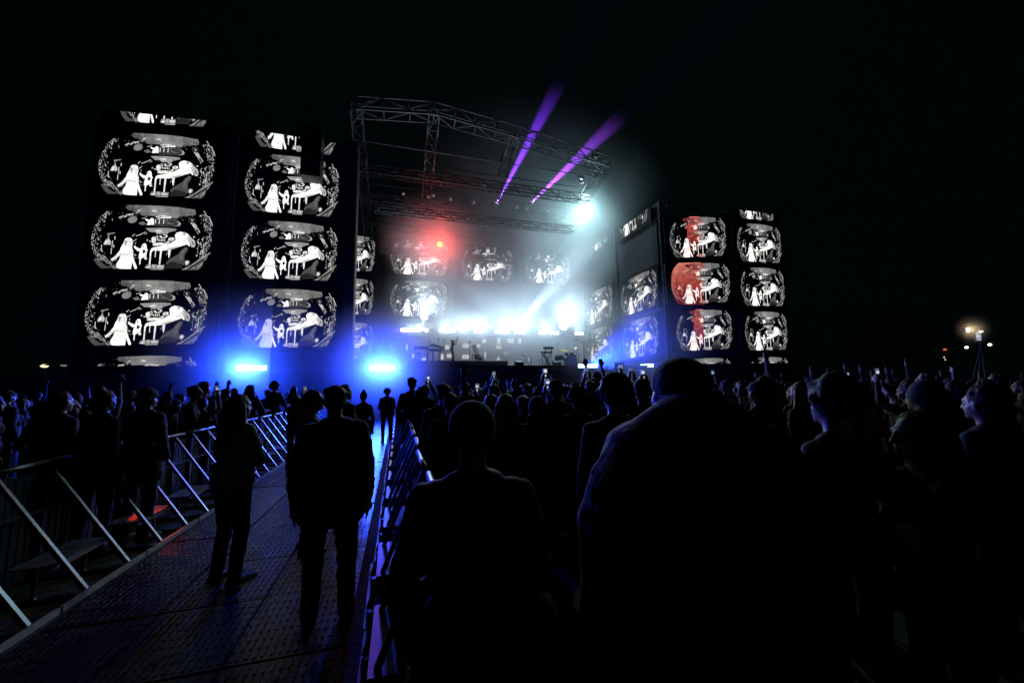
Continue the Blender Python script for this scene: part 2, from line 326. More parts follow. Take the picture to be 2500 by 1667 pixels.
    P(.95, (960, 990), (966, 900), (990, 850), (1020, 846), (1016, 900), (1050, 905), (1070, 870), (1088, 880), (1086, 950), (1106, 1010), (1060, 1008), (1055, 970), (1010, 995)); P(.93, (978, 985), (1002, 985), (1000, 1090), (984, 1098)); P(.6, (868, 895), (920, 935), (940, 938), (900, 945), (870, 915)); P(.4, (880, 970), (950, 992), (900, 985))
    # table legs, base, long arms
    P(.95, (1142, 860), (1168, 875), (1164, 1108), (1142, 1104)); P(.95, (1308, 860), (1342, 862), (1330, 1112), (1308, 1110)); P(.9, (1228, 860), (1240, 860), (1244, 970), (1236, 982), (1227, 970)); P(.95, (1440, 850), (1492, 840), (1478, 980), (1466, 1000), (1452, 950)); P(.4, (1428, 900), (1440, 895), (1420, 945), (1408, 945))
    P(.35, (1078, 1150), (1108, 1098), (1410, 1112), (1396, 1192), (1100, 1165)); P(.7, (1090, 1150), (1150, 1110), (1190, 1140), (1150, 1165)); P(.75, (1270, 1120), (1390, 1130), (1380, 1165), (1280, 1160)); P(.55, (1200, 1100), (1256, 1104), (1254, 1160), (1202, 1158)); P(.7, (1180, 1178), (1390, 1190), (1388, 1196), (1180, 1186)); P(.05, (1190, 1098), (1198, 1098), (1198, 1175), (1190, 1175)); P(.05, (1258, 1100), (1266, 1100), (1266, 1178), (1258, 1178))
    P(.9, (1172, 768), (1190, 738), (1240, 728), (1380, 726), (1440, 698), (1450, 736), (1380, 772), (1250, 782)); P(.5, (1310, 745), (1400, 715), (1460, 720), (1380, 748))
    E(.8, 1480, 672, 52, 34, 12); P(.5, (1450, 690), (1500, 680), (1520, 705), (1460, 715)); P(.3, (1470, 668), (1490, 662), (1495, 676), (1475, 680))
    P(.9, (1535, 600), (1560, 558), (1625, 540), (1680, 552), (1740, 600), (1765, 660), (1660, 690), (1560, 700), (1545, 640)); P(.55, (1640, 585), (1690, 570), (1700, 610), (1670, 600)); P(.4, (1680, 555), (1715, 580), (1716, 605), (1698, 600)); P(.62, (1590, 660), (1660, 640), (1650, 660), (1600, 680))
    P(.62, (1690, 545), (1760, 580), (1830, 660), (1882, 700), (1905, 770), (1890, 822), (1840, 815), (1800, 740), (1758, 640), (1725, 590)); P(.85, (1700, 552), (1750, 590), (1800, 690), (1780, 690), (1740, 620)); P(.3, (1830, 700), (1870, 730), (1880, 790), (1850, 770)); P(.8, (1848, 640), (1880, 625), (1885, 655))
    P(.97, (1148, 850), (1170, 815), (1220, 800), (1300, 790), (1430, 760), (1560, 690), (1640, 650), (1700, 640), (1752, 655), (1795, 730), (1815, 795), (1800, 806), (1760, 768), (1680, 792), (1560, 830), (1430, 862), (1330, 868), (1200, 862), (1165, 882)); P(.6, (1430, 858), (1560, 826), (1680, 790), (1760, 768), (1680, 780), (1560, 810), (1440, 838))
    # curved gown and pearl
    P(.17, (1662, 870), (1740, 810), (1780, 830), (1778, 880), (1730, 950), (1735, 1040), (1770, 1110), (1700, 1140), (1590, 1160), (1500, 1100), (1420, 1100), (1450, 1045), (1540, 980), (1630, 930)); P(.24, (1680, 870), (1740, 820), (1765, 850), (1700, 930), (1700, 1050), (1640, 1060), (1660, 940)); P(.07, (1440, 1110), (1510, 1060), (1600, 1080), (1720, 1120), (1700, 1180), (1420, 1180))
    E(.3, 1786, 1085, 46, 46, 14); E(.65, 1784, 1086, 32, 32, 12); E(.98, 1780, 1088, 20, 20, 10); P(.8, (1768, 1110), (1790, 1112), (1764, 1140))
    # ground curving up at both lower corners
    P(.16, (240, 985), (290, 960), (420, 1080), (540, 1140), (380, 1140), (300, 1070)); P(.33, (292, 885), (330, 900), (430, 1000), (560, 1100), (650, 1152), (600, 1146), (480, 1060), (380, 990)); P(.42, (365, 905), (430, 945), (450, 985), (400, 960)); P(.5, (480, 1010), (500, 1020), (540, 1080), (520, 1070))
    P(.34, (1690, 1208), (1850, 1130), (1960, 1050), (2080, 965), (2175, 915), (2180, 935), (2070, 1020), (1930, 1110), (1780, 1210)); P(.2, (1800, 1215), (1940, 1130), (2075, 1050), (2050, 1160), (1985, 1222)); P(.28, (2000, 1000), (2070, 935), (2060, 985), (1990, 1040)); P(.42, (1860, 1195), (1930, 1160), (1920, 1190)); P(.42, (1960, 1170), (2050, 1090), (2040, 1130), (1975, 1195)); P(.25, (2090, 1000), (2150, 950), (2110, 1050), (2070, 1070))
    for k in range(30):
        x = 330+q.random()*280; y = 950+(x-330)*0.62+q.uniform(-10, 90)-40; l = q.uniform(14, 46); P(q.uniform(.25, .6), (x, y), (x+l, y+l*.6), (x+l-3, y+l*.6+5), (x-3, y+5))
    # stand with a small figure at left
    P(.6, (372, 720), (400, 660), (430, 640), (462, 650), (490, 700), (480, 745), (455, 752), (440, 735), (400, 748), (376, 742)); P(.9, (395, 690), (430, 680), (425, 720), (400, 735)); P(.3, (412, 548), (540, 536), (530, 556), (470, 562), (440, 605), (415, 580)); E(.6, 442, 625, 13, 15, 8)
    for x, y0, y1 in ((345, 740, 850), (512, 670, 790), (545, 600, 660), (508, 800, 905), (540, 745, 800), (360, 830, 862)): P(.65, (x-7, y0), (x+7, y0+8), (x+6, y1), (x-8, y1-8))
    # glinting ring of leaves round the view
    for side in (-1, 1):
        for k in range(230):
            a = q.uniform(-0.72, 0.86) if side < 0 else q.uniform(-0.62, 0.72)
            rr = 1.0 - abs(q.gauss(0, 0.075)); cx = 1180+side*1010*rr*math.cos(a)**0.55; cyy = 615-575*math.sin(a)*1.02
            sl = -side*math.tan(a)*0.55; l = q.uniform(8, 40); wd = q.uniform(3, 10)
            dx, dy = sl, 1.0; nn = math.hypot(dx, dy); dx, dy = -dx/nn*(-1), dy/nn
            j = q.uniform(-.35, .35); dx += j
            g = q.choice((.35, .55, .75, .95))
            P(g, (cx-dx*l/2, cyy-dy*l/2), (cx-dx*l*.1+wd/2, cyy-q.uniform(-3, 6)), (cx+dx*l/2, cyy+dy*l/2), (cx-dx*l*.1-wd/2, cyy+q.uniform(-3, 6)))
    for k in range(26):
        x = 560+q.random()*320; y = 290-(x-560)*0.34+q.gauss(0, 14); l = q.uniform(20, 60); P(q.uniform(.3, .8), (x, y), (x+l, y-l*.42), (x+l+4, y-l*.42+8), (x+6, y+10))
    for k in range(46):
        x = 1780+q.random()*170; y = 350+(x-1780)*1.1+q.gauss(0, 30); l = q.uniform(12, 55); P(q.uniform(.3, .95), (x, y), (x+8, y-4), (x+l*.6+6, y+l*.9), (x+l*.6-4, y+l*.9+4))
    for k in range(40):
        x = q.uniform(1930, 2070); y = q.uniform(640, 980); l = q.uniform(14, 48); P(q.uniform(.3, .9), (x, y), (x+q.uniform(6, 14), y+4), (x+q.uniform(0, 10), y+l), (x-6, y+l-4))
    for a in ((2000, 175, 2080, 280), (2090, 270, 2190, 455), (2140, 360, 2185, 440)): P(.55, (a[0], a[1]), (a[0]+22, a[1]+4), (a[2], a[3]), (a[2]-14, a[3]-6))
    mb = MB(); eps = 0.0004
    for i, (gr, pts) in enumerate(shapes):
        # crop to the band lo..hi
        for lim, sgn in ((hi, 1), (lo, -1)):
            out = []
            for k in range(len(pts)):
                a, b = pts[k-1], pts[k]; ia, ib = sgn*(lim-a[1]) >= 0, sgn*(lim-b[1]) >= 0
                if ia != ib:
                    t = (lim-a[1])/(b[1]-a[1]); out.append((a[0]+t*(b[0]-a[0]), lim))
                if ib: out.append(b)
            pts = out
            if len(pts) < 3: break
        if len(pts) < 3: continue
        c = gr if isinstance(gr, tuple) else (gr**1.5*1.0, gr**1.5*0.99, gr**1.5*0.96)
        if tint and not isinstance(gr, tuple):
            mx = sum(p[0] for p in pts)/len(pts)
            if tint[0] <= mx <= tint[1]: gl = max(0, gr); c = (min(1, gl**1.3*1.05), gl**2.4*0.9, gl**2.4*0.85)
        mb.poly([(x, -eps*i*0.02, (y-lo)/(hi-lo)*2-1) for x, y in pts], c)
    return mb.mesh(name, M['pic'])
PIC = picture('screen_picture'); PIC2 = picture('screen_picture_bottles', variant=1)
PIC_LOW = picture('screen_picture_foot', -1.0, -0.55); PIC_LOW2 = picture('screen_picture_foot_short', -1.0, -0.72); PIC_TOP = picture('screen_picture_head', 0.62, 1.0)
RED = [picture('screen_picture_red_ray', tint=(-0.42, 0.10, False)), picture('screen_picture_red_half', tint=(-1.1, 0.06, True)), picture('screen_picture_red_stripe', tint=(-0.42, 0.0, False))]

def screen_tower(name, label, p0, az, pics, pad=0.45, thick=0.7, group='LED screen towers', foot=0.0, head=0.25, extra=0.35):
    """p0: a point of the face, az: heading of its horizontal; pics: (mesh, left, right, top, bottom picture points)"""
    p0 = Vector(p0); h = Vector((math.sin(az), math.cos(az), 0)); n = Vector((math.cos(az), -math.sin(az), 0))
    if n.dot(CAM-p0) < 0: n = -n
    rz = math.atan2(h.y, h.x); rs = []
    for me, l, r, t, b in pics:
        ul, ur = (at_plane(*l, p0, az)-p0).dot(h), (at_plane(*r, p0, az)-p0).dot(h)
        zt, zb = at_plane(*t, p0, az).z, at_plane(*b, p0, az).z; rs.append((me, ul, ur, zt, zb))
    u0 = min(x[1] for x in rs)-pad; u1 = max(x[2] for x in rs)+pad; ztop = max(x[3] for x in rs)+head
    root = thing(name, label, 'LED screen', p0+h*((u0+u1)/2)-Vector((0, 0, p0.z)), rz, group)
    m3 = Matrix.Rotation(rz, 3, 'Z'); yl = (m3.inverted() @ n).y   # +1 or -1: which local side faces out
    uc = (u0+u1)/2
    fr = MB()
    for u in (u0-uc+0.1, u1-uc-0.1):
        for y in (-0.35, -1.1): fr.bar((u, yl*y, foot), (u, yl*y, ztop), 0.12)
    k = foot+0.6
    while k < ztop:
        for y in (-0.35, -1.1): fr.bar((u0-uc+.17, yl*y, k), (u1-uc-.17, yl*y, k), 0.07)
        for u in (u0-uc+0.1, u1-uc-0.1): fr.bar((u, yl*-.41, k), (u, yl*-1.04, min(ztop, k+1.6)), 0.05)
        k += 1.7
    fr.build('scaffold_frame', M['scaf'], root)
    dr = MB(); dr.box((0, yl*-.30, (ztop+max(foot, .3))/2), (u1-u0-.05, .04, ztop-max(foot, .3)-.1)); dr.build('backing_drape', M['scaf'], root)
    for me, ul, ur, zt, zb in rs:
        ph = MB(); ph.box(((ul+ur)/2-uc, -yl*0.09, (zt+zb)/2), (ur-ul+2*extra, 0.16, zt-zb+0.12))
        po = ph.build('led_panel', M['led'], root)
        im = link('screen_image', me, po, ((ul+ur)/2-uc, yl*0.012, (zt+zb)/2)); im.scale = ((ur-ul)/2, 1.0, (zt-zb)/2)
        if yl > 0: im.scale.y = -1
    return root, rs
p1 = at_depth(223, 600, 20.3)
screen_tower('screen_tower', 'tallest LED tower at the far left with three stacked pictures', p1, R(94), [
    (PIC_LOW2, (282, 285), (520, 300), (385, 282), (385, 309)),
    (PIC, (238, 420), (525, 420), (383, 325), (383, 486)), (PIC, (221, 592), (519, 592), (373, 499), (373, 664)),
    (PIC, (207, 765), (507, 765), (357, 681), (357, 848)), (PIC_TOP, (215, 880), (487, 880), (352, 866), (352, 893))])
p2 = at_y(590, 600, 25.0)
screen_tower('screen_tower', 'LED tower behind the hanging speaker array, second from the left', p2, R(88), [
    (PIC_LOW, (613, 350), (828, 350), (713, 333), (713, 374)),
    (PIC, (597, 450), (829, 450), (713, 379), (713, 528)), (PIC, (588, 610), (825, 610), (707, 539), (707, 688)), (PIC, (580, 780), (822, 780), (702, 703), (702, 853))])
BY = 38.0
pb = at_y(1022, 700, BY)
screen_tower('screen_column', 'LED column behind the red lamp at the back of the stage', pb, R(90), [
    (PIC2, (953, 620), (1096, 620), (1022, 586), (1022, 674)), (PIC, (952, 728), (1092, 728), (1022, 684), (1022, 775)), (PIC, (953, 826), (1090, 826), (1021, 788), (1021, 880))], group='LED columns at the back of the stage', foot=3.3, extra=0.2)
screen_tower('screen_column', 'LED column in the middle of the back of the stage', pb, R(90), [
    (PIC2, (1127, 645), (1252, 645), (1191, 602), (1191, 688))], group='LED columns at the back of the stage', foot=3.3, extra=0.2)
screen_tower('screen_column', 'smoke veiled LED column right of the middle one at the back', pb, R(90), [
    (PIC2, (1283, 655), (1392, 655), (1339, 617), (1339, 694))], group='LED columns at the back of the stage', foot=3.3, extra=0.2)
screen_tower('screen_column', 'LED column half hidden behind the dark stage leg', pb, R(90), [
    (PIC, (822, 620), (916, 620), (868, 574), (868, 665)), (PIC, (820, 725), (912, 725), (866, 679), (866, 771)), (PIC, (818, 832), (910, 832), (864, 786), (864, 878))], group='LED columns at the back of the stage', foot=3.3, extra=0.15)
WX = at_y(1424, 745, 36.6).x
pw = Vector((WX, 30, 5))
screen_tower('screen_wing', 'inner LED column on the right wing nearest the drum kit', pw, R(0), [], group='LED columns on the right wing') if False else None
def wing(label, pics):
    return screen_tower('screen_wing', label, pw, R(180), pics, group='LED columns on the right stage wing', foot=3.3, extra=0.1)
wing('farther LED column on the right wing, behind the drum kit', [
    (PIC_LOW, (1445, 600), (1485, 590), (1466, 589), (1466, 606)), (PIC, (1426, 745), (1496, 739), (1460, 706), (1460, 789)), (PIC, (1428, 838), (1497, 835), (1461, 799), (1461, 882))])
wing('nearer LED column on the right wing, beside the smoke', [
    (PIC_LOW, (1509, 560), (1588, 548), (1550, 533), (1550, 566)), (PIC, (1516, 723), (1605, 704), (1553, 672), (1553, 766)), (PIC, (1520, 825), (1608, 822), (1559, 777), (1559, 874))])
pr1 = at_depth(1634, 700, 28.3)
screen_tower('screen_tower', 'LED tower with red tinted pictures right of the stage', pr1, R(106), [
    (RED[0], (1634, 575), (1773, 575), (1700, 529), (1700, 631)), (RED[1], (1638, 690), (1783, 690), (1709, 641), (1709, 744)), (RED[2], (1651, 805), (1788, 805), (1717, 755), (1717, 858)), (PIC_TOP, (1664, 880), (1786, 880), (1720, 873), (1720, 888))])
pr2 = at_depth(1808, 700, 31.5)
screen_tower('screen_tower', 'LED tower at the far right end of the stage', pr2, R(90), [
    (PIC_LOW, (1802, 525), (1893, 525), (1848, 518), (1848, 540)), (PIC, (1799, 595), (1907, 595), (1851, 546), (1851, 643)), (PIC, (1808, 700), (1915, 700), (1858, 652), (1858, 750)), (PIC, (1818, 808), (1922, 808), (1868, 759), (1868, 858)), (PIC_TOP, (1825, 878), (1925, 878), (1872, 870), (1872, 886))])

# ------------------------------------------------------------------ stage deck, skirt, back wall, roof
YF = 27.0
DZ = at_y(1100, 892.5, YF).z
b = MB(); b.box((7.6, (YF+38.6)/2+0.05, DZ-0.15), (23.4, 38.6-YF-0.1, 0.3)); st = thing('stage', 'raised black concert stage deck with a dark skirt', 'stage', (7.6, 33, 0))
def child(mb, name, mats, root, smooth=False):
    o = mb.build(name, mats, root, smooth); o.location = -root.location if root.rotation_euler.z == 0 else root.matrix_basis.inverted() @ Vector(); return o
child(b, 'deck', M['deck'], st)
b = MB(); b.box((7.6, YF+0.1, DZ/2-0.17), (23.4, 0.06, DZ-0.34)); child(b, 'skirt', M['skirt'], st)
b = MB(); b.box((7.6, YF-0.01, DZ-0.05), (23.44, 0.08, 0.10)); child(b, 'edge_trim', M['truss'], st)
b = MB(); b.box((-13.5, 24.2, 1.35), (19.0, 0.1, 2.7)); tag(b.build('stage_barricade_wall', M['skirt']), 'black cloth wall under the two left LED towers', 'wall')
b = MB(); b.box((27, 24.2, 1.35), (15.0, 0.1, 2.7)); tag(b.build('stage_barricade_wall', M['skirt']), 'black cloth wall under the two right LED towers', 'wall')
riser = thing('stage_riser', 'low black riser under the singer and keyboards', 'riser', (2.5, 31.5, DZ))
RZ = at_y(1105, 881.6, 29.9).z
rx0, rx1 = at_y(996, 885, 29.4).x, at_y(1240, 885, 29.4).x
b = MB(); b.box(((rx0+rx1)/2, 31.2, (DZ+RZ)/2), (rx1-rx0, 3.6, RZ-DZ-0.004)); child(b, 'riser_deck', M['deck'], riser)

roof = thing('stage_roof', 'huge dark truss roof spanning the stage', 'stage roof', (7.6, 31, 0))
def truss(a, b_, s=0.7, bays=None, ch=0.07, web=0.045, three=True):
    mb = MB(); a, b_ = Vector(a), Vector(b_); d = b_-a; L = d.length; z = d.normalized(); x = z.cross(Vector((0, 0, 1)))
    if x.length < 0.1: x = Vector((1, 0, 0))
    x.normalize(); y = x.cross(z)
    cs = [x*(sx*s/2)+y*(sy*s/2) for sx, sy in ((-1, -1), (1, -1), (1, 1), (-1, 1))]
    for c in cs: mb.bar(a+c, b_+c, ch)
    n = bays or max(2, int(L/(s*1.6)))
    for i in range(n):
        p, q = a+d*(i/n), a+d*((i+1)/n)
        for k in range(4):
            c0, c1 = cs[k], cs[(k+1) % 4]
            mb.bar(p+c0, q+c1, web) if (i+k) % 2 else mb.bar(p+c1, q+c0, web)
            mb.bar(p+c0, p+c1, web)
    return mb
A1, A2, A3, A4 = at_y(870, 262, 25), at_y(1060, 275, 25), at_y(1255, 330, 25.2), at_y(1480, 402, 25.5)
for a, c in ((A1, A2), (A2, A3), (A3, A4)): child(truss(a, c, 0.9), 'front_truss', M['truss'], roof)
B1 = Vector((A1.x, 38, A1.z-1.0)); B4 = Vector((A4.x, 38, A4.z-1.2))
mids = [A1, A2, A1.lerp(A4, .56), A4]
for k, a in enumerate((A1, A2, A3, A4)):
    e = Vector((a.x, 39, 15.8)); child(truss(a, e, 0.7), 'long_truss', M['truss'], roof)
for yy, zz in ((28.5, 17.6), (31.5, 16.9), (34.5, 16.3), (38.8, 15.6)): child(truss((A1.x, yy, zz), (A4.x, yy, zz-.1), 0.6), 'cross_truss', M['truss'], roof)
low = at_y(1140, 500, 31.5)
for yy in (29.8, 33.2, 36.4):
    child(truss((A1.x+1, yy, 15.3 if yy < 36 else 14.4), (A4.x-1, yy, 15.2 if yy < 36 else 14.3), 0.5), 'lighting_truss', M['truss'], roof)
purl = MB()
for j in range(9):
    y = 26.5+j*1.4; purl.bar((A1.x+.2, y, 18.5-j*0.27), (A4.x-.2, y, 18.4-j*0.27), 0.05)
child(purl, 'purlin_grid', M['truss'], roof)
cov = MB(); cov.add([(A1.x-.6, 24.6, A1.z+1.0), (A4.x+.6, 24.6, A4.z+1.0), (A4.x+.6, 39.2, 17.2), (A1.x-.6, 39.2, 17.4), (A1.x-.6, 24.6, A1.z+.9), (A4.x+.6, 24.6, A4.z+.9), (A4.x+.6, 39.2, 17.1), (A1.x-.6, 39.2, 17.3)], [(0,1,2,3), (7,6,5,4), (0,4,5,1), (1,5,6,2), (2,6,7,3), (3,7,4,0)])
#child(cov, 'roof_skin', M['black'], roof)
L0, L1 = at_y(830, 600, 25.2), at_y(868, 600, 25.2)
leg = MB(); leg.box(((L0.x+L1.x)/2, 25.2+0.5, 8.8), (L1.x-L0.x, 1.0, 17.6)); leg.cyl((L1.x-.08, 25.15, 0), (L1.x-.08, 25.15, 17.4), .05, n=8); child(leg, 'roof_leg', M['black'], roof)
for x in (A1.x, A4.x): child(truss((x, 39.3, 0.0), (x, 39.3, 15.8), 0.6), 'roof_leg', M['scaf'], roof)
# small unlit lights along the trusses; lens emission imitates their glints
for k_, (px, py, yy) in enumerate(sorted(((985, 476, 33), (1046, 483, 33), (1058, 480, 33), (1100, 489, 33), (1156, 497, 33), (1260, 508, 32), (1286, 511, 32), (1335, 517, 32), (1182, 457, 33), (1420, 445, 27), (1452, 390, 26)))):
    p = at_y(px, py, yy); t = thing('moving_head_light', None, 'stage light', p)
    f = MB(); f.box((0, 0, .32), (.34, .3, .12)); f.box((-.17, 0, .12), (.05, .14, .34)); f.box((.17, 0, .12), (.05, .14, .34)); f.build('yoke', M['gear'], t)
    f = MB(); f.cyl((0, .14, .05), (0, -.2, -.03), .12, .14, 10); f.build('lamp_head', M['gear'], t)
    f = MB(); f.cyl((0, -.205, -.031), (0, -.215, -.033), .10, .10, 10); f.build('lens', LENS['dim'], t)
    tag(t, ORDS[k_]+' small unlit moving light from the left on the dark roof truss', group='unlit moving lights on the roof truss')

# line array hung in front of the second tower
la = thing('speaker_array', 'black line array of speaker boxes hanging before the second LED tower', 'speakers', at_y(761, 440, 24.2))
top = at_y(761, 318, 24.2).z; ll, lr = at_y(737, 390, 24.2).x, at_y(785, 390, 24.2).x; z = la.location.z; nb = 8; hb = (top-z)/nb
for i in range(nb):
    f = MB(); f.box((0, -.06*abs(i-nb)/nb, hb*(i+.5)), (lr-ll, 0.9, hb*0.94)); f.build('speaker_box', M['gear'], la)
f = MB(); f.bar((-.5, 0, hb*nb), (-.5, 0, hb*nb+3), .06); f.bar((.5, 0, hb*nb), (.5, 0, hb*nb+3), .06); f.build('hanging_chain', M['gear'], la)

# ------------------------------------------------------------------ house front set with lit windows
FY = 35.0
fl, fr_ = at_y(962, 850, FY).x, at_y(1425, 850, FY).x; ftop = at_y(1180, 822, FY).z
hs = thing('house_facade', 'pale house front set piece with lit windows across the stage', 'stage set', ((fl+fr_)/2, FY, DZ))
f = MB(); f.box(((fl+fr_)/2, FY+.2, (DZ+ftop)/2), (fr_-fl, .3, ftop-DZ)); child(f, 'wall', M['facade'], hs)
f = MB(); f.prism([(fl-.2, FY-.25, ftop), (fr_+.2, FY-.25, ftop), (fr_-.2, FY+.5, ftop+.45), (fl+.2, FY+.5, ftop+.45)], (0, .02, .12)); child(f, 'roof', M['roofing'], hs)
f = MB(); f.box(((fl+fr_)/2, FY+.0, ftop-.09), (fr_-fl+.3, .22, .1)); child(f, 'cornice', M['facade'], hs)
def zoom7(x, y): return 940+x/4.3556, 740+y/4.3556
for x, y, ww, hh in ((860, 455, 70, 40), (855, 570, 72, 42), (680, 560, 46, 40), (606, 570, 30, 55), (412, 595, 38, 30), (660, 470, 40, 42), (1065, 552, 18, 66), (1208, 400, 30, 70), (1334, 400, 70, 50), (1432, 405, 34, 52), (1208, 470, 60, 38), (1275, 535, 12, 40), (1302, 530, 12, 40), (1205, 590, 30, 36), (1050, 400, 46, 46), (300, 560, 22, 40), (990, 455, 40, 40), (232, 470, 20, 60), (1400, 630, 16, 40), (1530, 600, 12, 40)):
    c = at_y(*zoom7(x, y), FY-.0); sz = 37.0/F/4.3556; wd, ht = ww*sz, hh*sz
    f = MB(); f.box((c.x, FY+.02, c.z), (wd+.14, .09, ht+.14)); wo = child(f, 'window', M['facade'], hs)
    nx = 2 if ww > 25 else 1
    for i in range(nx):
        pw_ = wd/nx; g_ = MB(); g_.box((c.x-wd/2+pw_*(i+.5), FY-.032, c.z), (pw_*.93, .012, ht)); po = g_.build('pane', LENS['win'], wo)
# floodlights in a row along the house roof
for k, (x, n_) in enumerate( ((180, 0), (205, 0), (235, 0), (265, 0), (295, 0), (330, 0), (365, 0), (440, 0), (590, 0), (625, 0), (665, 0), (695, 0), (730, 0), (820, 0), (960, 0), (1000, 0), (1180, 0), (1210, 0), (1245, 0), (1275, 0), (1303, 0), (1374, 0), (1425, 0), (1450, 0), (1480, 0), (1650, 0), (1680, 0), (1705, 0), (1760, 0), (1800, 0), (1840, 0), (1880, 0), (2030, 0), (2065, 0), (2095, 0))):
    yy = 285+ (x-180)*0.02; p = at_y(*zoom7(x, yy), FY-.1); t = thing('stage_floodlight', ORDS[k]+' white floodlight from the left along the house front roof', 'stage light', p, group='white floodlights along the house front roof')
    f = MB(); f.box((0, .12, 0), (.30, .22, .30)); f.box((0, .12, -.3), (.06, .06, .32)); f.build('housing', M['gear'], t)
    f = MB(); f.cyl((0, .005, 0), (0, -.012, 0), .145, n=12); f.build('lens', LENS['white'], t)
# sitting and standing white figures on a small screen above the roof line
def centre_screen():
    p0 = at_y(1200, 800, 37.0); root = thing('centre_screen', 'low LED screen above the house roof showing two white figures', 'LED screen', p0)
    def Z(x, y): p = at_y(1060+x/9.046, 760+y/9.046, 37.0); return (p.x-p0.x, -.03, p.z-p0.z)
    a = Z(780, 180); c = Z(1720, 560); f = MB(); f.box(((a[0]+c[0])/2, .06, (a[2]+c[2])/2), (c[0]-a[0], .1, a[2]-c[2])); po = f.build('led_panel', M['led'], root)
    f = MB(); W = (.96, .97, .98)
    for pts in ([(1085, 300), (1092, 245), (1125, 220), (1160, 245), (1170, 300), (1195, 330), (1290, 350), (1285, 368), (1195, 350), (1185, 400), (1140, 430), (1100, 440), (1075, 400), (1065, 350), (1000, 400), (985, 395), (1060, 330)], [(1325, 280), (1350, 285), (1420, 290), (1435, 235), (1465, 225), (1500, 240), (1505, 270), (1495, 330), (1420, 325), (1410, 370), (1392, 370), (1395, 315), (1345, 295)], [(1285, 325), (1302, 325), (1300, 385), (1286, 385)], [(842, 315), (858, 315), (856, 400), (846, 400)], [(960, 315), (976, 315), (974, 370), (962, 370)], [(1608, 325), (1626, 325), (1622, 400), (1610, 400)], [(1500, 340), (1515, 340), (1513, 380), (1502, 380)], [(1080, 460), (1220, 460), (1220, 482), (1080, 482)], [(1080, 492), (1220, 492), (1220, 518), (1080, 518)]):
        f.poly([Z(*p) for p in pts], W)
    f.build('screen_image', M['pic'], po)
centre_screen()

# ------------------------------------------------------------------ lit lamps
def bar_light(label, px, py, Y, wpx, power, aim, group, spread=180, tilt=0.0):
    p = at_y(px, py, Y); wd = (at_y(px+wpx/2, py, Y)-at_y(px-wpx/2, py, Y)).length
    t = thing('light_bar', label, 'stage light', p, group=group)
    f = MB(); f.box((0, .14, 0), (wd+.1, .22, .34)); f.build('housing', M['gear'], t)
    n = 10
    for i in range(n):
        f = MB(); x = -wd/2+wd*(i+.5)/n; f.box((x, .022, 0), (wd/n*.86, .03, .26)); f.build('lens', LENS['blue'], t)
    lamp('bar_lamp', 'AREA', p+Vector((0, -.04, 0)), power, (0.014, 0.055, 1.0), t, aim, shape='RECTANGLE', size=wd, size_y=.16, spread=R(spread))
    return t
G = 'blue light bars along the stage front'
bar_light('left blue light bar glaring under the second LED tower', 615, 898, 24.0, 72, 5000, (0.25, -1, -.03), G)
bar_light('blue light bar at the end of the walkway before the stage', 934, 898, 24.0, 62, 5000, (0, -1, -.03), G)
bar_light('blue light bar below the drum kit at the stage edge', 1436, 893, 26.3, 48, 2200, (1, -.15, .4), G, 70)
bar_light('thin blue light bar right of the stage beside the raised phone', 1580, 892, 27.5, 32, 300, (1, -.1, .3), G, 90)
def round_light(name, label, p, r, lens, aim, power, color, kind='POINT', **kw):
    t = thing(name, label, 'stage light', p); d = Vector(aim).normalized()
    f = MB(); f.cyl(-d*.02, -d*(r*2.2), r*1.08, r*.8, 14); f.build('lamp_head', M['gear'], t)
    f = MB(); f.bar((-r*1.3, 0, 0), (-r*1.3, 0, r*2), .04); f.bar((r*1.3, 0, 0), (r*1.3, 0, r*2), .04); f.bar((-r*1.3, 0, r*2), (r*1.3, 0, r*2), .06); f.build('yoke', M['gear'], t)
    f = MB(); f.cyl((0, 0, 0), d*.02, r, n=16); f.build('lens', lens, t)
    lamp('lamp', kind, Vector(p)+d*(.06), power, color, t, aim, **kw); return t
toCam = lambda p: (CAM-Vector(p)).normalized()
p = at_y(1429, 515, 30.0); round_light('stage_floodlight', 'large glaring white lamp high at the right in the smoke', p, .28, LENS['white'], toCam(p), 4200, (0.52, 0.92, 0.95), shadow_soft_size=.25)
p = at_y(1074, 597, 33.0); round_light('stage_floodlight', 'red glowing lamp above the back LED column', p, .22, LENS['red'], toCam(p), 1500, (1.0, 0.03, 0.005), shadow_soft_size=.2)
p = at_y(1213, 497, 31.5); q = at_y(1385, 165, 29.5); round_light('beam_light', 'moving light throwing the left violet beam upward', p, .14, LENS['purple'], q-p, 1000000, (0.22, 0.035, 1.0), 'SPOT', spot_size=R(7.5), spot_blend=.6, shadow_soft_size=.06)
p = at_y(1298, 495, 31.5); q = at_y(1590, 215, 29.0); round_light('beam_light', 'moving light throwing the right violet beam upward', p, .14, LENS['purple'], q-p, 750000, (0.33, 0.055, 0.95), 'SPOT', spot_size=R(8.5), spot_blend=.6, shadow_soft_size=.06)
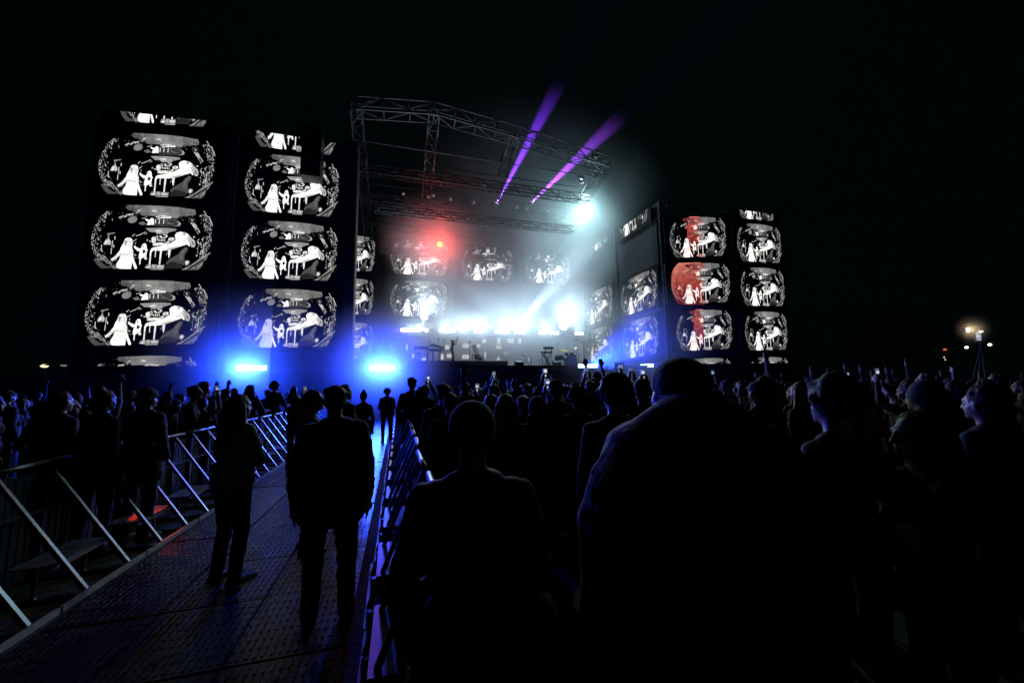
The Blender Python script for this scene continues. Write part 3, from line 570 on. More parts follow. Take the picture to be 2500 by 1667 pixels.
# white floods that fill the smoke
p = at_y(1036, 775, 34.4); round_light('stage_floodlight', 'blinding white floodlight in the smoke left of the singer', p, .3, LENS['white'], (0, -.75, .65), 6000, (0.68, 0.87, 1.0), 'SPOT', spot_size=R(125), spot_blend=1.0, shadow_soft_size=.3)
p = at_y(1375, 800, 34.4); round_light('stage_floodlight', 'blinding white floodlight in the smoke above the drum kit', p, .35, LENS['white'], (0, -.75, .65), 8000, (0.68, 0.87, 1.0), 'SPOT', spot_size=R(125), spot_blend=1.0, shadow_soft_size=.3)
for i_, (x_, pw_) in enumerate(((235, 5000), (365, 5000), (625, 6000), (820, 6000), (1000, 7000), (1245, 7000), (1450, 7000), (1680, 7000), (2030, 4000))):
    p = at_y(940+x_/4.3556, 740+288/4.3556, FY-.12); lamp('row_lamp', 'SPOT', p, pw_*.44, (0.6, 0.83, 1.0), None, (0, -1, .3), spot_size=R(120), spot_blend=1.0, shadow_soft_size=.15)
p = at_y(1255, 806, 34.2); q = at_y(1420, 620, 31); round_light('beam_light', 'moving light throwing the white beam up to the right', p, .2, LENS['white'], q-p, 42000, (0.7, 0.92, 1.0), 'SPOT', spot_size=R(15), spot_blend=.35, shadow_soft_size=.1)


# ------------------------------------------------------------------ people: one skin of joined tapered limbs per pose
def rounded(prims, name, voxel, smooth=3, mats=None, labels=True, dec=None, fold=0.0):
    """prims: (kind, a, b, ra, rb, material index); returns one closed mesh"""
    mb = MB()
    for p in prims:
        if p[0] == 'c': mb.capsule(p[1], p[2], p[3], p[4], 12)
        else: mb.ball(p[1], p[2], 14, 9, p[3] if len(p) > 5 and p[3] is not None else None)
    me = mb.mesh(name, mats); o = bpy.data.objects.new('tmp', me); COL.objects.link(o)
    r = o.modifiers.new('r', 'REMESH'); r.mode = 'VOXEL'; r.voxel_size = voxel; r.use_smooth_shade = True
    if smooth: s_ = o.modifiers.new('s', 'SMOOTH'); s_.factor = 0.5; s_.iterations = smooth
    if dec: d_ = o.modifiers.new('d', 'DECIMATE'); d_.ratio = dec
    dg = bpy.context.evaluated_depsgraph_get(); out = bpy.data.meshes.new_from_object(o.evaluated_get(dg))
    out.name = name; bpy.data.objects.remove(o); bpy.data.meshes.remove(me)
    out.materials.clear()
    for m in mats: out.materials.append(m)
    if labels:
        import numpy as np
        n = len(out.polygons); ce = np.empty(n*3); out.polygons.foreach_get('center', ce); ce = ce.reshape(n, 3)
        best = np.full(n, 9e9); idx = np.zeros(n, dtype=np.int32)
        for p in prims:
            if p[0] == 'c':
                a, b = np.array(p[1], float), np.array(p[2], float); d = b-a; L = max(1e-9, d@d)
                t = np.clip(((ce-a)@d)/L, 0, 1); q = a+t[:, None]*d; dist = np.linalg.norm(ce-q, axis=1)-(p[3]+(p[4]-p[3])*t); k = p[5]
            else:
                c = np.array(p[1], float); rr = np.array(p[2] if hasattr(p[2], '__len__') else (p[2],)*3, float)
                v = (ce-c); dist = (np.linalg.norm(v/rr, axis=1)-1)*rr.min(); k = p[-1]
            m_ = dist < best; best[m_] = dist[m_]; idx[m_] = k
        out.polygons.foreach_set('material_index', idx)
        if fold:      # creases of the cloth: long shallow ripples, not on skin
            from mathutils import noise
            cl = set()
            for p, k in zip(out.polygons, idx):
                if k in (TOP, PANTS): cl.update(p.vertices)
            nv = [(v.index, v.co.copy(), v.normal.copy()) for v in out.vertices if v.index in cl]
            for i, c, nn in nv:
                a = noise.noise(Vector((c.x*5+c.z*3, c.y*5, c.z*13))); b_ = noise.noise(Vector((c.x*14, c.y*14+7, c.z*20-c.x*9)))
                out.vertices[i].co = c+nn*(fold*(abs(a)*1.6-.45+b_*.35))
    out.polygons.foreach_set('use_smooth', [True]*len(out.polygons)); out.update()
    return out
TOP, PANTS, SKIN, SHOE, EYE = 0, 1, 2, 3, 4
def lerp(a, b, t): return tuple(a[i]+(b[i]-a[i])*t for i in range(3))
def hand(prims, wr, d, palm_n, curl=0.3, k=SKIN, s=1.0, side=1):
    """palm, four unequal bent fingers and a thumb; d: pointing direction, palm_n: way the palm faces"""
    d = Vector(d).normalized(); n = Vector(palm_n); n = (n-d*n.dot(d)).normalized(); x = d.cross(n)*side; w_ = Vector(wr)
    pc = w_+d*.05*s; prims.append(('c', tuple(w_), tuple(w_+d*.07*s+x*.012*s), .026*s, .034*s, k)); prims.append(('c', tuple(w_+d*.03*s-x*.012*s), tuple(w_+d*.075*s-x*.024*s), .024*s, .022*s, k))
    for i, l in enumerate((.066, .078, .073, .056)):
        o_ = x*((i-1.5)*.0235*s); b = w_+d*.085*s+o_*1.0; fd = (d+x*((i-1.5)*.10)+n*curl*.5).normalized(); m_ = b+fd*l*.5*s; e = m_+(fd+n*curl).normalized()*l*.5*s
        prims.append(('c', tuple(b), tuple(m_), .0115*s, .0105*s, k)); prims.append(('c', tuple(m_), tuple(e), .0105*s, .009*s, k))
    b = w_+d*.025*s-x*.025*s; m_ = b+(d*.7-x*.75+n*.2).normalized()*.045*s; e = m_+(d*.95-x*.2+n*.35).normalized()*.034*s
    prims.append(('c', tuple(b), tuple(m_), .015*s, .0125*s, k)); prims.append(('c', tuple(m_), tuple(e), .0125*s, .010*s, k))
def head(prims, c, fwd=(0, 1, 0)):
    q = Vector((0, 1, 0)).rotation_difference(Vector(fwd).normalized()).to_matrix(); c = Vector(c)
    P = lambda x, y, z: tuple(c+q @ Vector((x, y, z)))
    prims += [('e', P(0, -.008, .022), (.077, .094, .092), q, 0, SKIN), ('e', P(0, .025, -.045), (.062, .070, .070), q, 0, SKIN), ('c', P(-.018, .07, -.088), P(.018, .07, -.088), .024, .024, SKIN),
        ('c', P(0, .094, .012), P(0, .112, -.028), .011, .016, SKIN), ('c', P(-.03, .083, .03), P(.03, .083, .03), .014, .014, SKIN), ('c', P(-.016, .086, -.062), P(.016, .086, -.062), .011, .011, SKIN)]
    for s_ in (-1, 1):
        prims += [('e', P(.078*s_, -.005, -.005), (.012, .022, .034), q, 0, SKIN), ('e', P(.03*s_, .082, .008), (.0125, .0125, .0125), q, 0, EYE), ('c', P(.045*s_, .05, -.03), P(.03*s_, .07, -.05), .022, .02, SKIN)]
def body(arms='down', build=1.0, coat=0.0, legs='stand', lean=0.0, look=(0, 1, 0), hood=False, female=False, sleeves=True, arm_out=0.0):
    p = []; b = build; hw = .105 if not female else .11
    for s_ in (-1, 1):
        f = .05 if legs == 'step' and s_ > 0 else (-.04 if legs == 'step' else 0)
        hip, kn, an = (s_*hw, 0, .91), (s_*(hw+.012), .025+f, .50), (s_*(hw+.02), -.02+f*1.6, .09)
        p += [('c', hip, lerp(hip, kn, .55), .098*b, .082*b, PANTS), ('c', lerp(hip, kn, .5), kn, .083*b, .066*b, PANTS), ('c', kn, lerp(kn, an, .4), .066*b, .062*b, PANTS), ('c', lerp(kn, an, .35), an, .064*b, .055*b, PANTS)]
        p += [('c', (an[0], an[1]-.03, .05), (an[0]+s_*.02, an[1]+.17, .042), .048, .040, SHOE), ('c', (an[0], an[1], .09), (an[0], an[1], .05), .05, .05, SHOE)]
    sw = (.175 if not female else .155)*(.6+.4*b); L = lean
    p += [('c', (-.075*b, -.01, .95), (.075*b, -.01, .95), .125*b, .125*b, PANTS), ('e', (0, L*.3, 1.10), (.165*b*(0.9 if female else 1), .115*b, .17), None, 0, TOP), ('c', (-.085*b, L*.6, 1.27), (.085*b, L*.6, 1.27), .128*b, .128*b, TOP),
          ('c', (-sw*.75, L, 1.405), (sw*.75, L, 1.405), .078*b, .078*b, TOP), ('c', (-.05, L, 1.44), (.05, L, 1.44), .075*b, .075*b, TOP), ('c', (0, L, 1.44), (0, L+.012, 1.56), .062, .056, SKIN)]
    p += [('c', (-.09*b, -.005, 1.02-.0), (.09*b, -.005, 1.02), .128*b, .128*b, TOP), ('c', (-.08*b, -.008, .95-coat*.5), (.08*b, -.008, .95-coat*.5), .132*b+coat*.06, .132*b+coat*.06, TOP)]
    if coat: p += [('c', (-.08*b, -.008, .95-coat), (.08*b, -.008, .95-coat), .135*b+coat*.1, .135*b+coat*.1, TOP)]
    if female: p += [('c', (-.06, L*.6+.10, 1.27), (.06, L*.6+.10, 1.27), .06, .06, TOP)]
    head(p, (0, L+.018, 1.645), look)
    if hood: p += [('e', (0, L-.02, 1.64), (.115, .125, .145), None, 0, TOP), ('c', (-.06, L-.04, 1.50), (.06, L-.04, 1.50), .085, .085, TOP)]
    fore = TOP if sleeves else SKIN
    for s_ in (-1, 1):
        sh = (s_*sw, L, 1.405); mode = arms if isinstance(arms, str) else arms[0 if s_ < 0 else 1]
        if mode == 'down': el, wr, hd, pn = (s_*(sw+.07+arm_out), L-.03, 1.13), (s_*(sw+.075+arm_out*1.2), .05, .88), (s_*.05, .12, -1), (-s_, .1, 0)
        elif mode == 'pocket': el, wr, hd, pn = (s_*(sw+.12), -.05, 1.13), (s_*(sw+.03), .11, .96), (-s_*.6, .4, -.7), (-s_, 0, 0)
        elif mode == 'up': el, wr, hd, pn = (s_*(sw+.06), .10, 1.60), (s_*(sw+.00), .12, 1.86), (-s_*.05, .1, 1), (0, 1, 0)
        elif mode == 'high': el, wr, hd, pn = (s_*(sw+.02), .04, 1.68), (s_*(sw-.02), .06, 1.97), (s_*.05, .05, 1), (0, 1, 0)
        elif mode == 'phone': el, wr, hd, pn = (s_*(sw+.04), .19, 1.50), (s_*.055, .30, 1.76), (-s_*.18, .05, 1), (-s_, .2, 0)
        elif mode == 'face': el, wr, hd, pn = (s_*(sw+.05), .17, 1.20), (s_*.07, .33, 1.42), (-s_*.2, .25, 1), (0, -1, .2)
        elif mode == 'rail': el, wr, hd, pn = (s_*(sw+.09), .10, 1.14), (s_*(sw-.02), .34, 1.16), (-s_*.3, 1, -.1), (0, 0, -1)
        elif mode == 'cross': el, wr, hd, pn = (s_*(sw+.06), .08, 1.13), (-s_*.05, .19, 1.17+.04*s_), (-s_*1, .1, .1), (0, -1, 0)
        p += [('c', sh, lerp(sh, el, .5), .068*b, .060*b, TOP), ('c', lerp(sh, el, .45), el, .060*b, .052*b, TOP), ('c', el, lerp(el, wr, .5), .052*b, .047*b, fore), ('c', lerp(el, wr, .5), wr, .046*b if sleeves else .040, .036*b if sleeves else .027, fore)]
        hand(p, lerp(wr, tuple(Vector(wr)+Vector(hd).normalized()), .012), hd, pn, .9 if mode in ('phone', 'rail', 'face') else .3, side=s_)
    return p
def hair_mesh(kind, mat, voxel=.012, look=(0, 1, 0), lean=0.0):
    p = []; z = 1.645; y = lean+.018
    q = Vector((0, 1, 0)).rotation_difference(Vector(look).normalized()).to_matrix(); cc = Vector((0, y, z))
    Q = lambda x, yy, zz: tuple(cc+q @ Vector((x, yy, zz)))
    if kind == 'short': p += [('e', Q(0, -.022, .036), (.087, .098, .092), q, 0, 0), ('e', Q(0, -.045, -.005), (.078, .066, .075), q, 0, 0)]
    if kind == 'short':
        r_ = random.Random(9)
        for i in range(34):
            a, e = r_.uniform(0, 6.28), r_.uniform(.35, 1.5); v = Vector((math.cos(a)*math.cos(e), math.sin(a)*math.cos(e), math.sin(e)))
            if v.y > .5 and v.z < .6: continue
            p.append(('c', Q(v.x*.082, -.022+v.y*.092, .036+v.z*.086), Q(v.x*.086+r_.gauss(0, .012), -.02+v.y*.098+r_.gauss(0, .012), .036+v.z*.098+r_.gauss(0, .006)), .017, .010, 0))
    if kind == 'long': p += [('e', Q(0, -.022, .030), (.092, .100, .098), q, 0, 0), ('c', Q(0, -.075, .0), Q(0, -.10, -.20), .078, .095, 0), ('c', Q(-.075, -.03, 0), Q(-.10, -.03, -.22), .038, .042, 0), ('c', Q(.075, -.03, 0), Q(.10, -.03, -.22), .038, .042, 0), ('c', Q(-.04, -.10, -.2), Q(-.05, -.12, -.36), .06, .035, 0), ('c', Q(.04, -.10, -.2), Q(.05, -.12, -.34), .06, .035, 0)]
    if kind == 'bun': p += [('e', Q(0, -.022, .030), (.088, .098, .094), q, 0, 0), ('e', Q(0, -.07, .125), (.048, .048, .045), q, 0, 0), ('e', Q(0, -.055, -.01), (.076, .06, .07), q, 0, 0)]
    if kind == 'curly':
        r_ = random.Random(5); p += [('e', Q(0, -.03, .035), (.115, .118, .112), q, 0, 0)]
        for i in range(46):
            a, e = r_.uniform(0, 6.28), r_.uniform(-.5, 1.5); v = Vector((math.cos(a)*math.cos(e), math.sin(a)*math.cos(e), math.sin(e)))
            if v.y > .55 and v.z < .5: continue
            p.append(('e', Q(v.x*.112, -.03+v.y*.112, .03+v.z*.108), (.026,)*3, q, 0, 0))
    if kind == 'cap': p += [('e', Q(0, -.012, .045), (.090, .104, .082), q, 0, 0), ('c', Q(-.04, .10, .055), Q(.04, .10, .055), .016, .016, 0), ('c', Q(-.035, .145, .048), Q(.035, .145, .048), .012, .012, 0), ('e', Q(0, 0, .13), (.012, .012, .008), q, 0, 0)]
    if kind == 'beanie': p += [('e', Q(0, -.016, .045), (.096, .108, .100), q, 0, 0), ('c', Q(-.055, -.06, .0), Q(.055, -.06, .0), .040, .040, 0), ('c', Q(-.06, .04, .035), Q(.06, .04, .035), .032, .032, 0)]
    if kind == 'hood': p += [('e', Q(0, -.03, .02), (.112, .12, .135), q, 0, 0), ('c', Q(-.06, -.06, -.12), Q(.06, -.06, -.12), .075, .075, 0)]
    me = rounded(p, kind+'_hair', voxel, 2, [mat], labels=False, dec=.7)
    if kind in ('short', 'long', 'bun', 'curly'):
        from mathutils import noise
        nn = [(v.co.copy(), v.normal.copy()) for v in me.vertices]
        for v, (c, n_) in zip(me.vertices, nn): v.co = c+n_*(.007*noise.noise(Vector((c.x*60, c.y*60, c.z*14)))+.006*noise.noise(c*22))
    return me
PM = [CL[0], TR[1], M['skin'], M['shoe'], M['eye']]

# ------------------------------------------------------------------ the singer and the band's gear
def performer():
    p = []
    x = 1  # faces right (+X), leaning back, both arms up in front of the face
    hipz = .95
    p += [('c', (-.02, -.09, .93), (.05, -.06, .50), .10, .075, PANTS), ('c', (.05, -.06, .5), (.04, -.09, .12), .072, .10, PANTS), ('c', (.03, -.09, .10), (.06, -.09, .04), .12, .125, PANTS),
          ('c', (-.02, .09, .93), (.10, .07, .50), .10, .075, PANTS), ('c', (.10, .07, .5), (.10, .10, .12), .072, .10, PANTS), ('c', (.10, .10, .10), (.14, .10, .04), .115, .12, PANTS),
          ('c', (.06, -.09, .04), (.22, -.1, .03), .04, .03, SHOE), ('c', (.13, .1, .04), (.29, .11, .03), .04, .03, SHOE),
          ('c', (-.04, -.06, .96), (-.04, .06, .96), .125, .125, PANTS), ('c', (-.03, 0, 1.02), (.02, 0, 1.18), .115, .105, TOP), ('c', (.03, -.07, 1.28), (.03, .07, 1.28), .115, .115, TOP), ('c', (.01, -.13, 1.40), (.01, .13, 1.40), .065, .065, TOP),
          ('c', (0, 0, 1.42), (.02, 0, 1.54), .055, .05, SKIN)]
    head(p, (.03, 0, 1.62), (.8, 0, .6))
    for s_ in (-1, 1):
        sh, el, wr = (.02, s_*.17, 1.40), (.28, s_*.17, 1.38+.05*s_), (.36, s_*.05, 1.62)
        if s_ > 0: el, wr = (.27, .14, 1.62), (.40, .04, 1.86)
        p += [('c', sh, el, .055, .043, TOP), ('c', el, wr, .042, .030, SKIN)]
        hand(p, wr, (.35, -s_*.1, 1), (-.3, -s_, 0), .8, side=s_)
    return rounded(p, 'performer', .013, 3, PM)
pp = at_y(1104, 881.6, 30.6); sg = link('person', performer(), None, (pp.x, 30.6, RZ)); hs_ = (at_y(1104, 881.6, 30.6).z-at_y(1104, 827, 30.6).z)/-1.735
sg.scale = (hs_,)*3
tag(sg, 'singer leaning back with arms raised alone on the riser in flared trousers', 'person')
h_ = link('hair', hair_mesh('long', HAIR[0], .014, look=(.8, 0, .6)), sg); h_.location = (.03, 0, -.03)

def z3(x, y, Y): return at_y(960+x/9.8, 800+y/9.8, Y)       # points measured in an enlargement of the left half of the stage
def z4(x, y, Y): return at_y(1250+x/9.408, 780+y/9.408, Y)   # and of the right half
def local_thing(name, label, cat, p, group=None): t = thing(name, label, cat, p, group=group); return t
def put(mb, name, mat, root, smooth=False): return child(mb, name, mat, root, smooth)
# framed keyboard table with a stool
Y = 31.0
a, c = z3(505, 450, Y), z3(830, 790, Y); t = local_thing('keyboard_table', 'black framed keyboard table at the left end of the riser', 'keyboard', Vector((a.x, Y, RZ)))
f = MB(); f.box(((a.x+c.x)/2, Y, a.z-.10), (c.x-a.x+.06, .5, .20)); put(f, 'keyboard_case', M['gear'], t)
f = MB(); f.box(((a.x+c.x)/2, Y-.1, a.z+.012), (c.x-a.x-.1, .16, .02)); put(f, 'keys', M['reflect'], t)
for x in (a.x+.04, c.x-.04):
    for y in (Y-.2, Y+.2): f = MB(); f.bar((x, y, a.z-.2), (x, y, RZ), .07); put(f, 'leg', M['gear'], t)
a, c = z3(548, 605, Y+.3), z3(695, 780, Y+.3); t = local_thing('drum_stool', 'round black stool under the framed keyboard table', 'stool', Vector(((a.x+c.x)/2, Y+.3, RZ)))
cx = (a.x+c.x)/2; f = MB(); f.cyl((cx, Y+.3, a.z-.09), (cx, Y+.3, a.z+.01), .21, .22, 14); put(f, 'seat', M['gear'], t)
f = MB(); f.cyl((cx, Y+.3, a.z-.09), (cx, Y+.3, RZ+.2), .03, n=8); put(f, 'stem', M['gear'], t)
for k in range(3): f = MB(); f.bar((cx, Y+.3, RZ+.3), (cx+.24*math.cos(k*2.1), Y+.3+.24*math.sin(k*2.1), RZ+.01), .025); put(f, 'leg', M['gear'], t)
# two tier keyboard
a, c, b1 = z3(865, 400, Y), z3(1230, 470, Y), z3(835, 520, Y); d1 = z3(1180, 545, Y); t = local_thing('keyboard_stand', 'two tier keyboard stand beside the singer', 'keyboard', Vector((a.x, Y, RZ)))
f = MB(); f.prism([(a.x, Y-.2, a.z-.05), (a.x+.25, Y-.2, a.z+.06), (c.x, Y-.2, c.z-.03), (c.x-.1, Y-.2, c.z-.10), (a.x+.02, Y-.2, a.z-.13)], (0, .42, 0)); put(f, 'upper_keyboard', M['gear'], t)
f = MB(); f.prism([(b1.x, Y-.22, b1.z), (b1.x+.2, Y-.22, b1.z+.07), (d1.x, Y-.22, d1.z+.06), (d1.x, Y-.22, d1.z-.05), (b1.x+.25, Y-.22, d1.z-.08)], (0, .46, 0)); put(f, 'lower_keyboard', M['gear'], t)
for x in (950, 1120):
    q = z3(x, 560, Y); f = MB(); f.bar((q.x, Y-.05, q.z), (q.x-.02, Y-.05, RZ), .10); put(f, 'leg', M['gear'], t)
    f = MB(); f.bar((q.x, Y-.05, q.z+.25), (q.x, Y-.05, q.z-.1), .05); put(f, 'tier_post', M['gear'], t)
def mic_stand(label, base, topz, boom=None):
    t = local_thing('microphone_stand', label, 'microphone stand', Vector(base), group='microphone stands on stage'); x, y, z = base
    f = MB(); f.cyl((0, 0, 0), (0, 0, .03), .15, .14, 12); f.build('base', M['gear'], t)
    f = MB(); f.cyl((0, 0, .03), (0, 0, topz-z), .017, n=8); f.build('pole', M['gear'], t)
    e = Vector((0, -.02, topz-z))
    if boom: e = Vector((boom[0]-x, boom[1]-y, boom[2]-z)); f = MB(); f.cyl((0, 0, topz-z), e, .014, n=6); f.cyl((0, 0, topz-z), Vector((0, 0, topz-z))-(e-Vector((0, 0, topz-z)))*.25, .014, n=6); f.build('boom', M['gear'], t)
    f = MB(); f.capsule(e+Vector((-.06, 0, .0)), e+Vector((.09, -.02, .02)), .028, .036, 8); f.build('microphone', M['gear'], t)
    return t
def on(p, Y, z): return (p.x, Y, z)
q = z3(1045, 310, 30.2); mic_stand('tall microphone stand in front of the two tier keyboard', on(q, 29.2, DZ), q.z)
q = z3(860, 325, 31.6); mic_stand('thin microphone stand behind the two tier keyboard', on(q, 31.6, RZ), q.z)
q = z3(1190, 305, 31.4); r_ = z3(1215, 790, 31.4); mic_stand('microphone stand between the keyboards and the singer', (r_.x, 31.4, RZ), q.z)
q = z3(1820, 340, 29.2); mic_stand('lone microphone stand right of the singer', (q.x, 29.2, DZ), q.z)
q = z4(1635, 535, 29.5); e = z4(1475, 465, 29.5); mic_stand('tall boom microphone stand right of the drum kit', (z4(1655, 1000, 29.5).x, 29.5, DZ), q.z, e)
q = z4(1045, 550, 31.5); mic_stand('slim microphone stand behind the drum kit', (q.x, 31.5, DZ), q.z)
q = z4(305, 840, 29.0); e = z4(225, 820, 29.0); mic_stand('short boom microphone stand in the middle of the stage', (q.x, 29.0, DZ), q.z, e)
# guitars on a rack
g0, g1 = z3(1900, 470, 30.5), z3(2140, 800, 30.5); t = local_thing('guitar_rack', 'black guitar rack right of the lone microphone', 'guitar stand', Vector((g0.x, 30.5, RZ)))
f = MB()
for y in (30.3, 30.7): f.bar((z3(1900, 620, 30.5).x, y, z3(0, 610, 30.5).z), (z3(1895, 800, 30.5).x, y, RZ), .035); f.bar((z3(2145, 650, 30.5).x, y, z3(0, 640, 30.5).z), (z3(2145, 800, 30.5).x, y, RZ), .035)
f.bar((z3(1900, 610, 30.5).x, 30.7, z3(0, 610, 30.5).z), (z3(2145, 640, 30.5).x, 30.7, z3(0, 640, 30.5).z), .03); f.bar((z3(1895, 790, 30.5).x, 30.4, RZ+.05), (z3(2145, 790, 30.5).x, 30.4, RZ+.05), .05); put(f, 'rack_frame', M['gear'], t)
for k, (hx, hy, bx, by) in enumerate(((1900, 480, 1990, 720), (1935, 450, 2040, 730), (1985, 460, 2090, 735))):
    h, q = z3(hx, hy, 30.5), z3(bx, by, 30.5); gt = local_thing('electric_guitar', ('dark electric guitar nearest the singer on the rack', 'dark electric guitar in the middle of the rack', 'dark electric guitar at the right end of the rack')[k], 'guitar', Vector((q.x, 30.4+.1*k, q.z)), 'guitars leaning on the rack')
    yy = 30.4+.1*k; f = MB(); f.ball((q.x, yy, q.z), (.19, .035, .17), 14, 6); f.ball((q.x-.08, yy, q.z+.15), (.13, .03, .12), 12, 6); put(f, 'body', M['wood'], gt, True)
    f = MB(); f.bar((q.x, yy, q.z), (h.x, yy, h.z), .055, .03, (0, 1, 0)); put(f, 'neck', M['gear'], gt)
    f = MB(); f.bar((h.x, yy, h.z), Vector((h.x, yy, h.z))+(h-q).normalized()*.16, .085, .025, (0, 1, 0)); put(f, 'headstock', M['gear'], gt)
a, c = z3(1955, 430, 30.9), z3(2130, 290, 30.9); f = MB(); t = local_thing('boom_arm', 'thin dark boom arm rising behind the guitar rack', 'microphone stand', Vector((a.x, 30.9, RZ)))
f.cyl((a.x, 30.9, RZ), (a.x, 30.9, a.z), .018, n=6); put(f, 'pole', M['gear'], t); f = MB(); f.cyl((a.x, 30.9, a.z), (c.x, 30.9, c.z), .014, n=6); f.capsule((c.x, 30.9, c.z), (c.x+.1, 30.9, c.z+.05), .025, .03, 6); put(f, 'boom', M['gear'], t)
# X stand keyboard on the right
Y = 29.6; a, c = z4(670, 740, Y), z4(905, 770, Y); u, v = z4(735, 630, Y), z4(940, 680, Y); t = local_thing('synth_stand', 'crossed leg keyboard stand left of the drum kit', 'keyboard', Vector((a.x, Y, DZ)))
f = MB(); f.box(((a.x+c.x)/2, Y, (a.z+c.z)/2), (c.x-a.x, .4, .12)); put(f, 'lower_keyboard', M['gear'], t)
f = MB(); f.box(((u.x+v.x)/2, Y+.05, (u.z+v.z)/2), (v.x-u.x, .36, .20)); put(f, 'upper_keyboard', M['gear'], t)
f = MB(); f.bar(((u.x+v.x)/2-.25, Y, v.z), ((u.x+v.x)/2-.25, Y, a.z), .05); f.bar(((u.x+v.x)/2+.25, Y, v.z), ((u.x+v.x)/2+.25, Y, a.z), .05); put(f, 'tier_post', M['gear'], t)
for k, (p0, p1) in enumerate((((720, 775), (880, 1030)), ((880, 780), (760, 960)))):
    for yy in (-.18, .18): q, r_ = z4(*p0, Y), z4(*p1, Y); f = MB(); f.bar((q.x, Y+yy, q.z), (r_.x if k == 0 else r_.x-.05, Y+yy, DZ), .075 if k == 0 else .05); put(f, 'leg', M['gear'], t)
for x in (700, 910): q = z4(x, 800, Y+.3); f = MB(); f.bar((q.x, Y+.3, a.z), (q.x, Y+.3, DZ), .03); put(f, 'back_leg', M['gear'], t)
# drum kit
Y = 29.8; k0 = z4(1330, 930, Y); t = local_thing('drum_kit', 'dark drum kit with bass drum and cymbals on the right of the stage', 'drum kit', Vector((k0.x, Y, DZ)))
rb = (z4(1450, 900, Y).x-z4(1205, 900, Y).x)/2; f = MB(); f.cyl((k0.x, Y-.25, DZ+rb+.03), (k0.x, Y+.2, DZ+rb+.03), rb, n=24); d_ = put(f, 'bass_drum', M['drum'], t)
f = MB(); f.cyl((k0.x, Y-.28, DZ+rb+.03), (k0.x, Y-.25, DZ+rb+.03), rb+.02, n=24); f.cyl((k0.x, Y-.3, DZ+rb+.03), (k0.x, Y-.28, DZ+rb+.03), rb*.8, n=24); put(f, 'drum_hoop', M['gear'], t)
for nm, x, y, r_, hh, dy in (('tom_drum', 1255, 800, .17, .24, 0), ('tom_drum', 1365, 800, .18, .26, 0), ('floor_tom', 1130, 880, .22, .40, .1), ('floor_tom', 1035, 890, .20, .38, .3), ('snare_drum', 1430, 830, .17, .14, .5)):
    q = z4(x, y, Y+dy); f = MB(); f.cyl((q.x, Y+dy, q.z-hh/2), (q.x, Y+dy-.03, q.z+hh/2), r_, n=16); put(f, nm, M['drum'], t)
    f = MB(); f.cyl((q.x, Y+dy-.03, q.z+hh/2), (q.x, Y+dy-.031, q.z+hh/2+.02), r_+.012, n=16); put(f, 'drum_rim', M['steel'], t)
    for s_ in (-1, 1): f = MB(); f.bar((q.x+s_*r_*.9, Y+dy, q.z), (q.x+s_*r_*1.05, Y+dy, DZ), .02); put(f, 'drum_leg', M['gear'], t)
for x, y, r_, tz in ((1190, 710, .33, 0), (1480, 680, .25, .1), (1050, 700, .2, .2), (1860, 580, .26, 0), (2050, 580, .27, 0), (1930, 740, .25, 0)):
    yy = Y+.2+tz if x < 1600 else 31.0; q = z4(x, y, yy)
    root = t
    if x > 1600: root = local_thing('cymbal_stand', {1860: 'left cymbal on a stand before the right wing screen', 2050: 'right cymbal on a stand before the right wing screen', 1930: 'low cymbal on a stand before the right wing screen'}[x], 'cymbal', Vector((q.x, yy, DZ)))
    f = MB(); f.cyl((q.x, yy, q.z), (q.x, yy-.03, q.z+.05), r_, .05, 18); f.cyl((q.x, yy-.03, q.z+.05), (q.x, yy-.035, q.z+.08), .05, .02, 10); put(f, 'cymbal', M['brass'], root)
    f = MB(); f.cyl((q.x, yy, q.z), (q.x, yy, DZ), .015, n=6)
    for k in range(3): f.bar((q.x, yy, DZ+.35), (q.x+.25*math.cos(k*2.1+.4), yy+.25*math.sin(k*2.1+.4), DZ+.01), .02)
    put(f, 'stand', M['gear'], root)
t = local_thing('drum_rack', 'tubular rack standing behind the drum kit', 'rack', Vector((z4(1480, 800, 30.6).x, 30.6, DZ)))
a, c = z4(1425, 675, 30.6), z4(1530, 950, 30.6); f = MB()
for x in (a.x, c.x): f.bar((x, 30.6, DZ), (x, 30.6, a.z), .035)
for zz in (a.z, (a.z+DZ)/2, DZ+.35): f.bar((a.x, 30.6, zz), (c.x, 30.6, zz), .03)
put(f, 'rack_frame', M['gear'], t)
for x, lab in ((165, 'left black monitor wedge at the stage edge'), (820, None), (1040, 'black monitor wedge before the drum kit'), (430, 'right black monitor wedge at the stage edge')):
    if not lab: continue
    xx = z4(x, 1000, 27.7).x if x != 430 else at_y(1268, 890, 27.7).x; t = local_thing('monitor_wedge', lab, 'speaker', Vector((xx, 27.7, DZ)), 'monitor wedges along the stage edge')
    f = MB(); f.prism([(xx-.3, 27.5, DZ), (xx-.3, 28.0, DZ), (xx-.3, 27.95, DZ+.42), (xx-.3, 27.6, DZ+.30)], (.6, 0, 0)); put(f, 'cabinet', M['gear'], t)
    f = MB(); f.add([(xx-.25, 28.0, DZ+.05), (xx+.25, 28.0, DZ+.05), (xx+.25, 27.97, DZ+.37), (xx-.25, 27.97, DZ+.37)], [(0, 1, 2, 3)]); put(f, 'grille', M['led'], t)
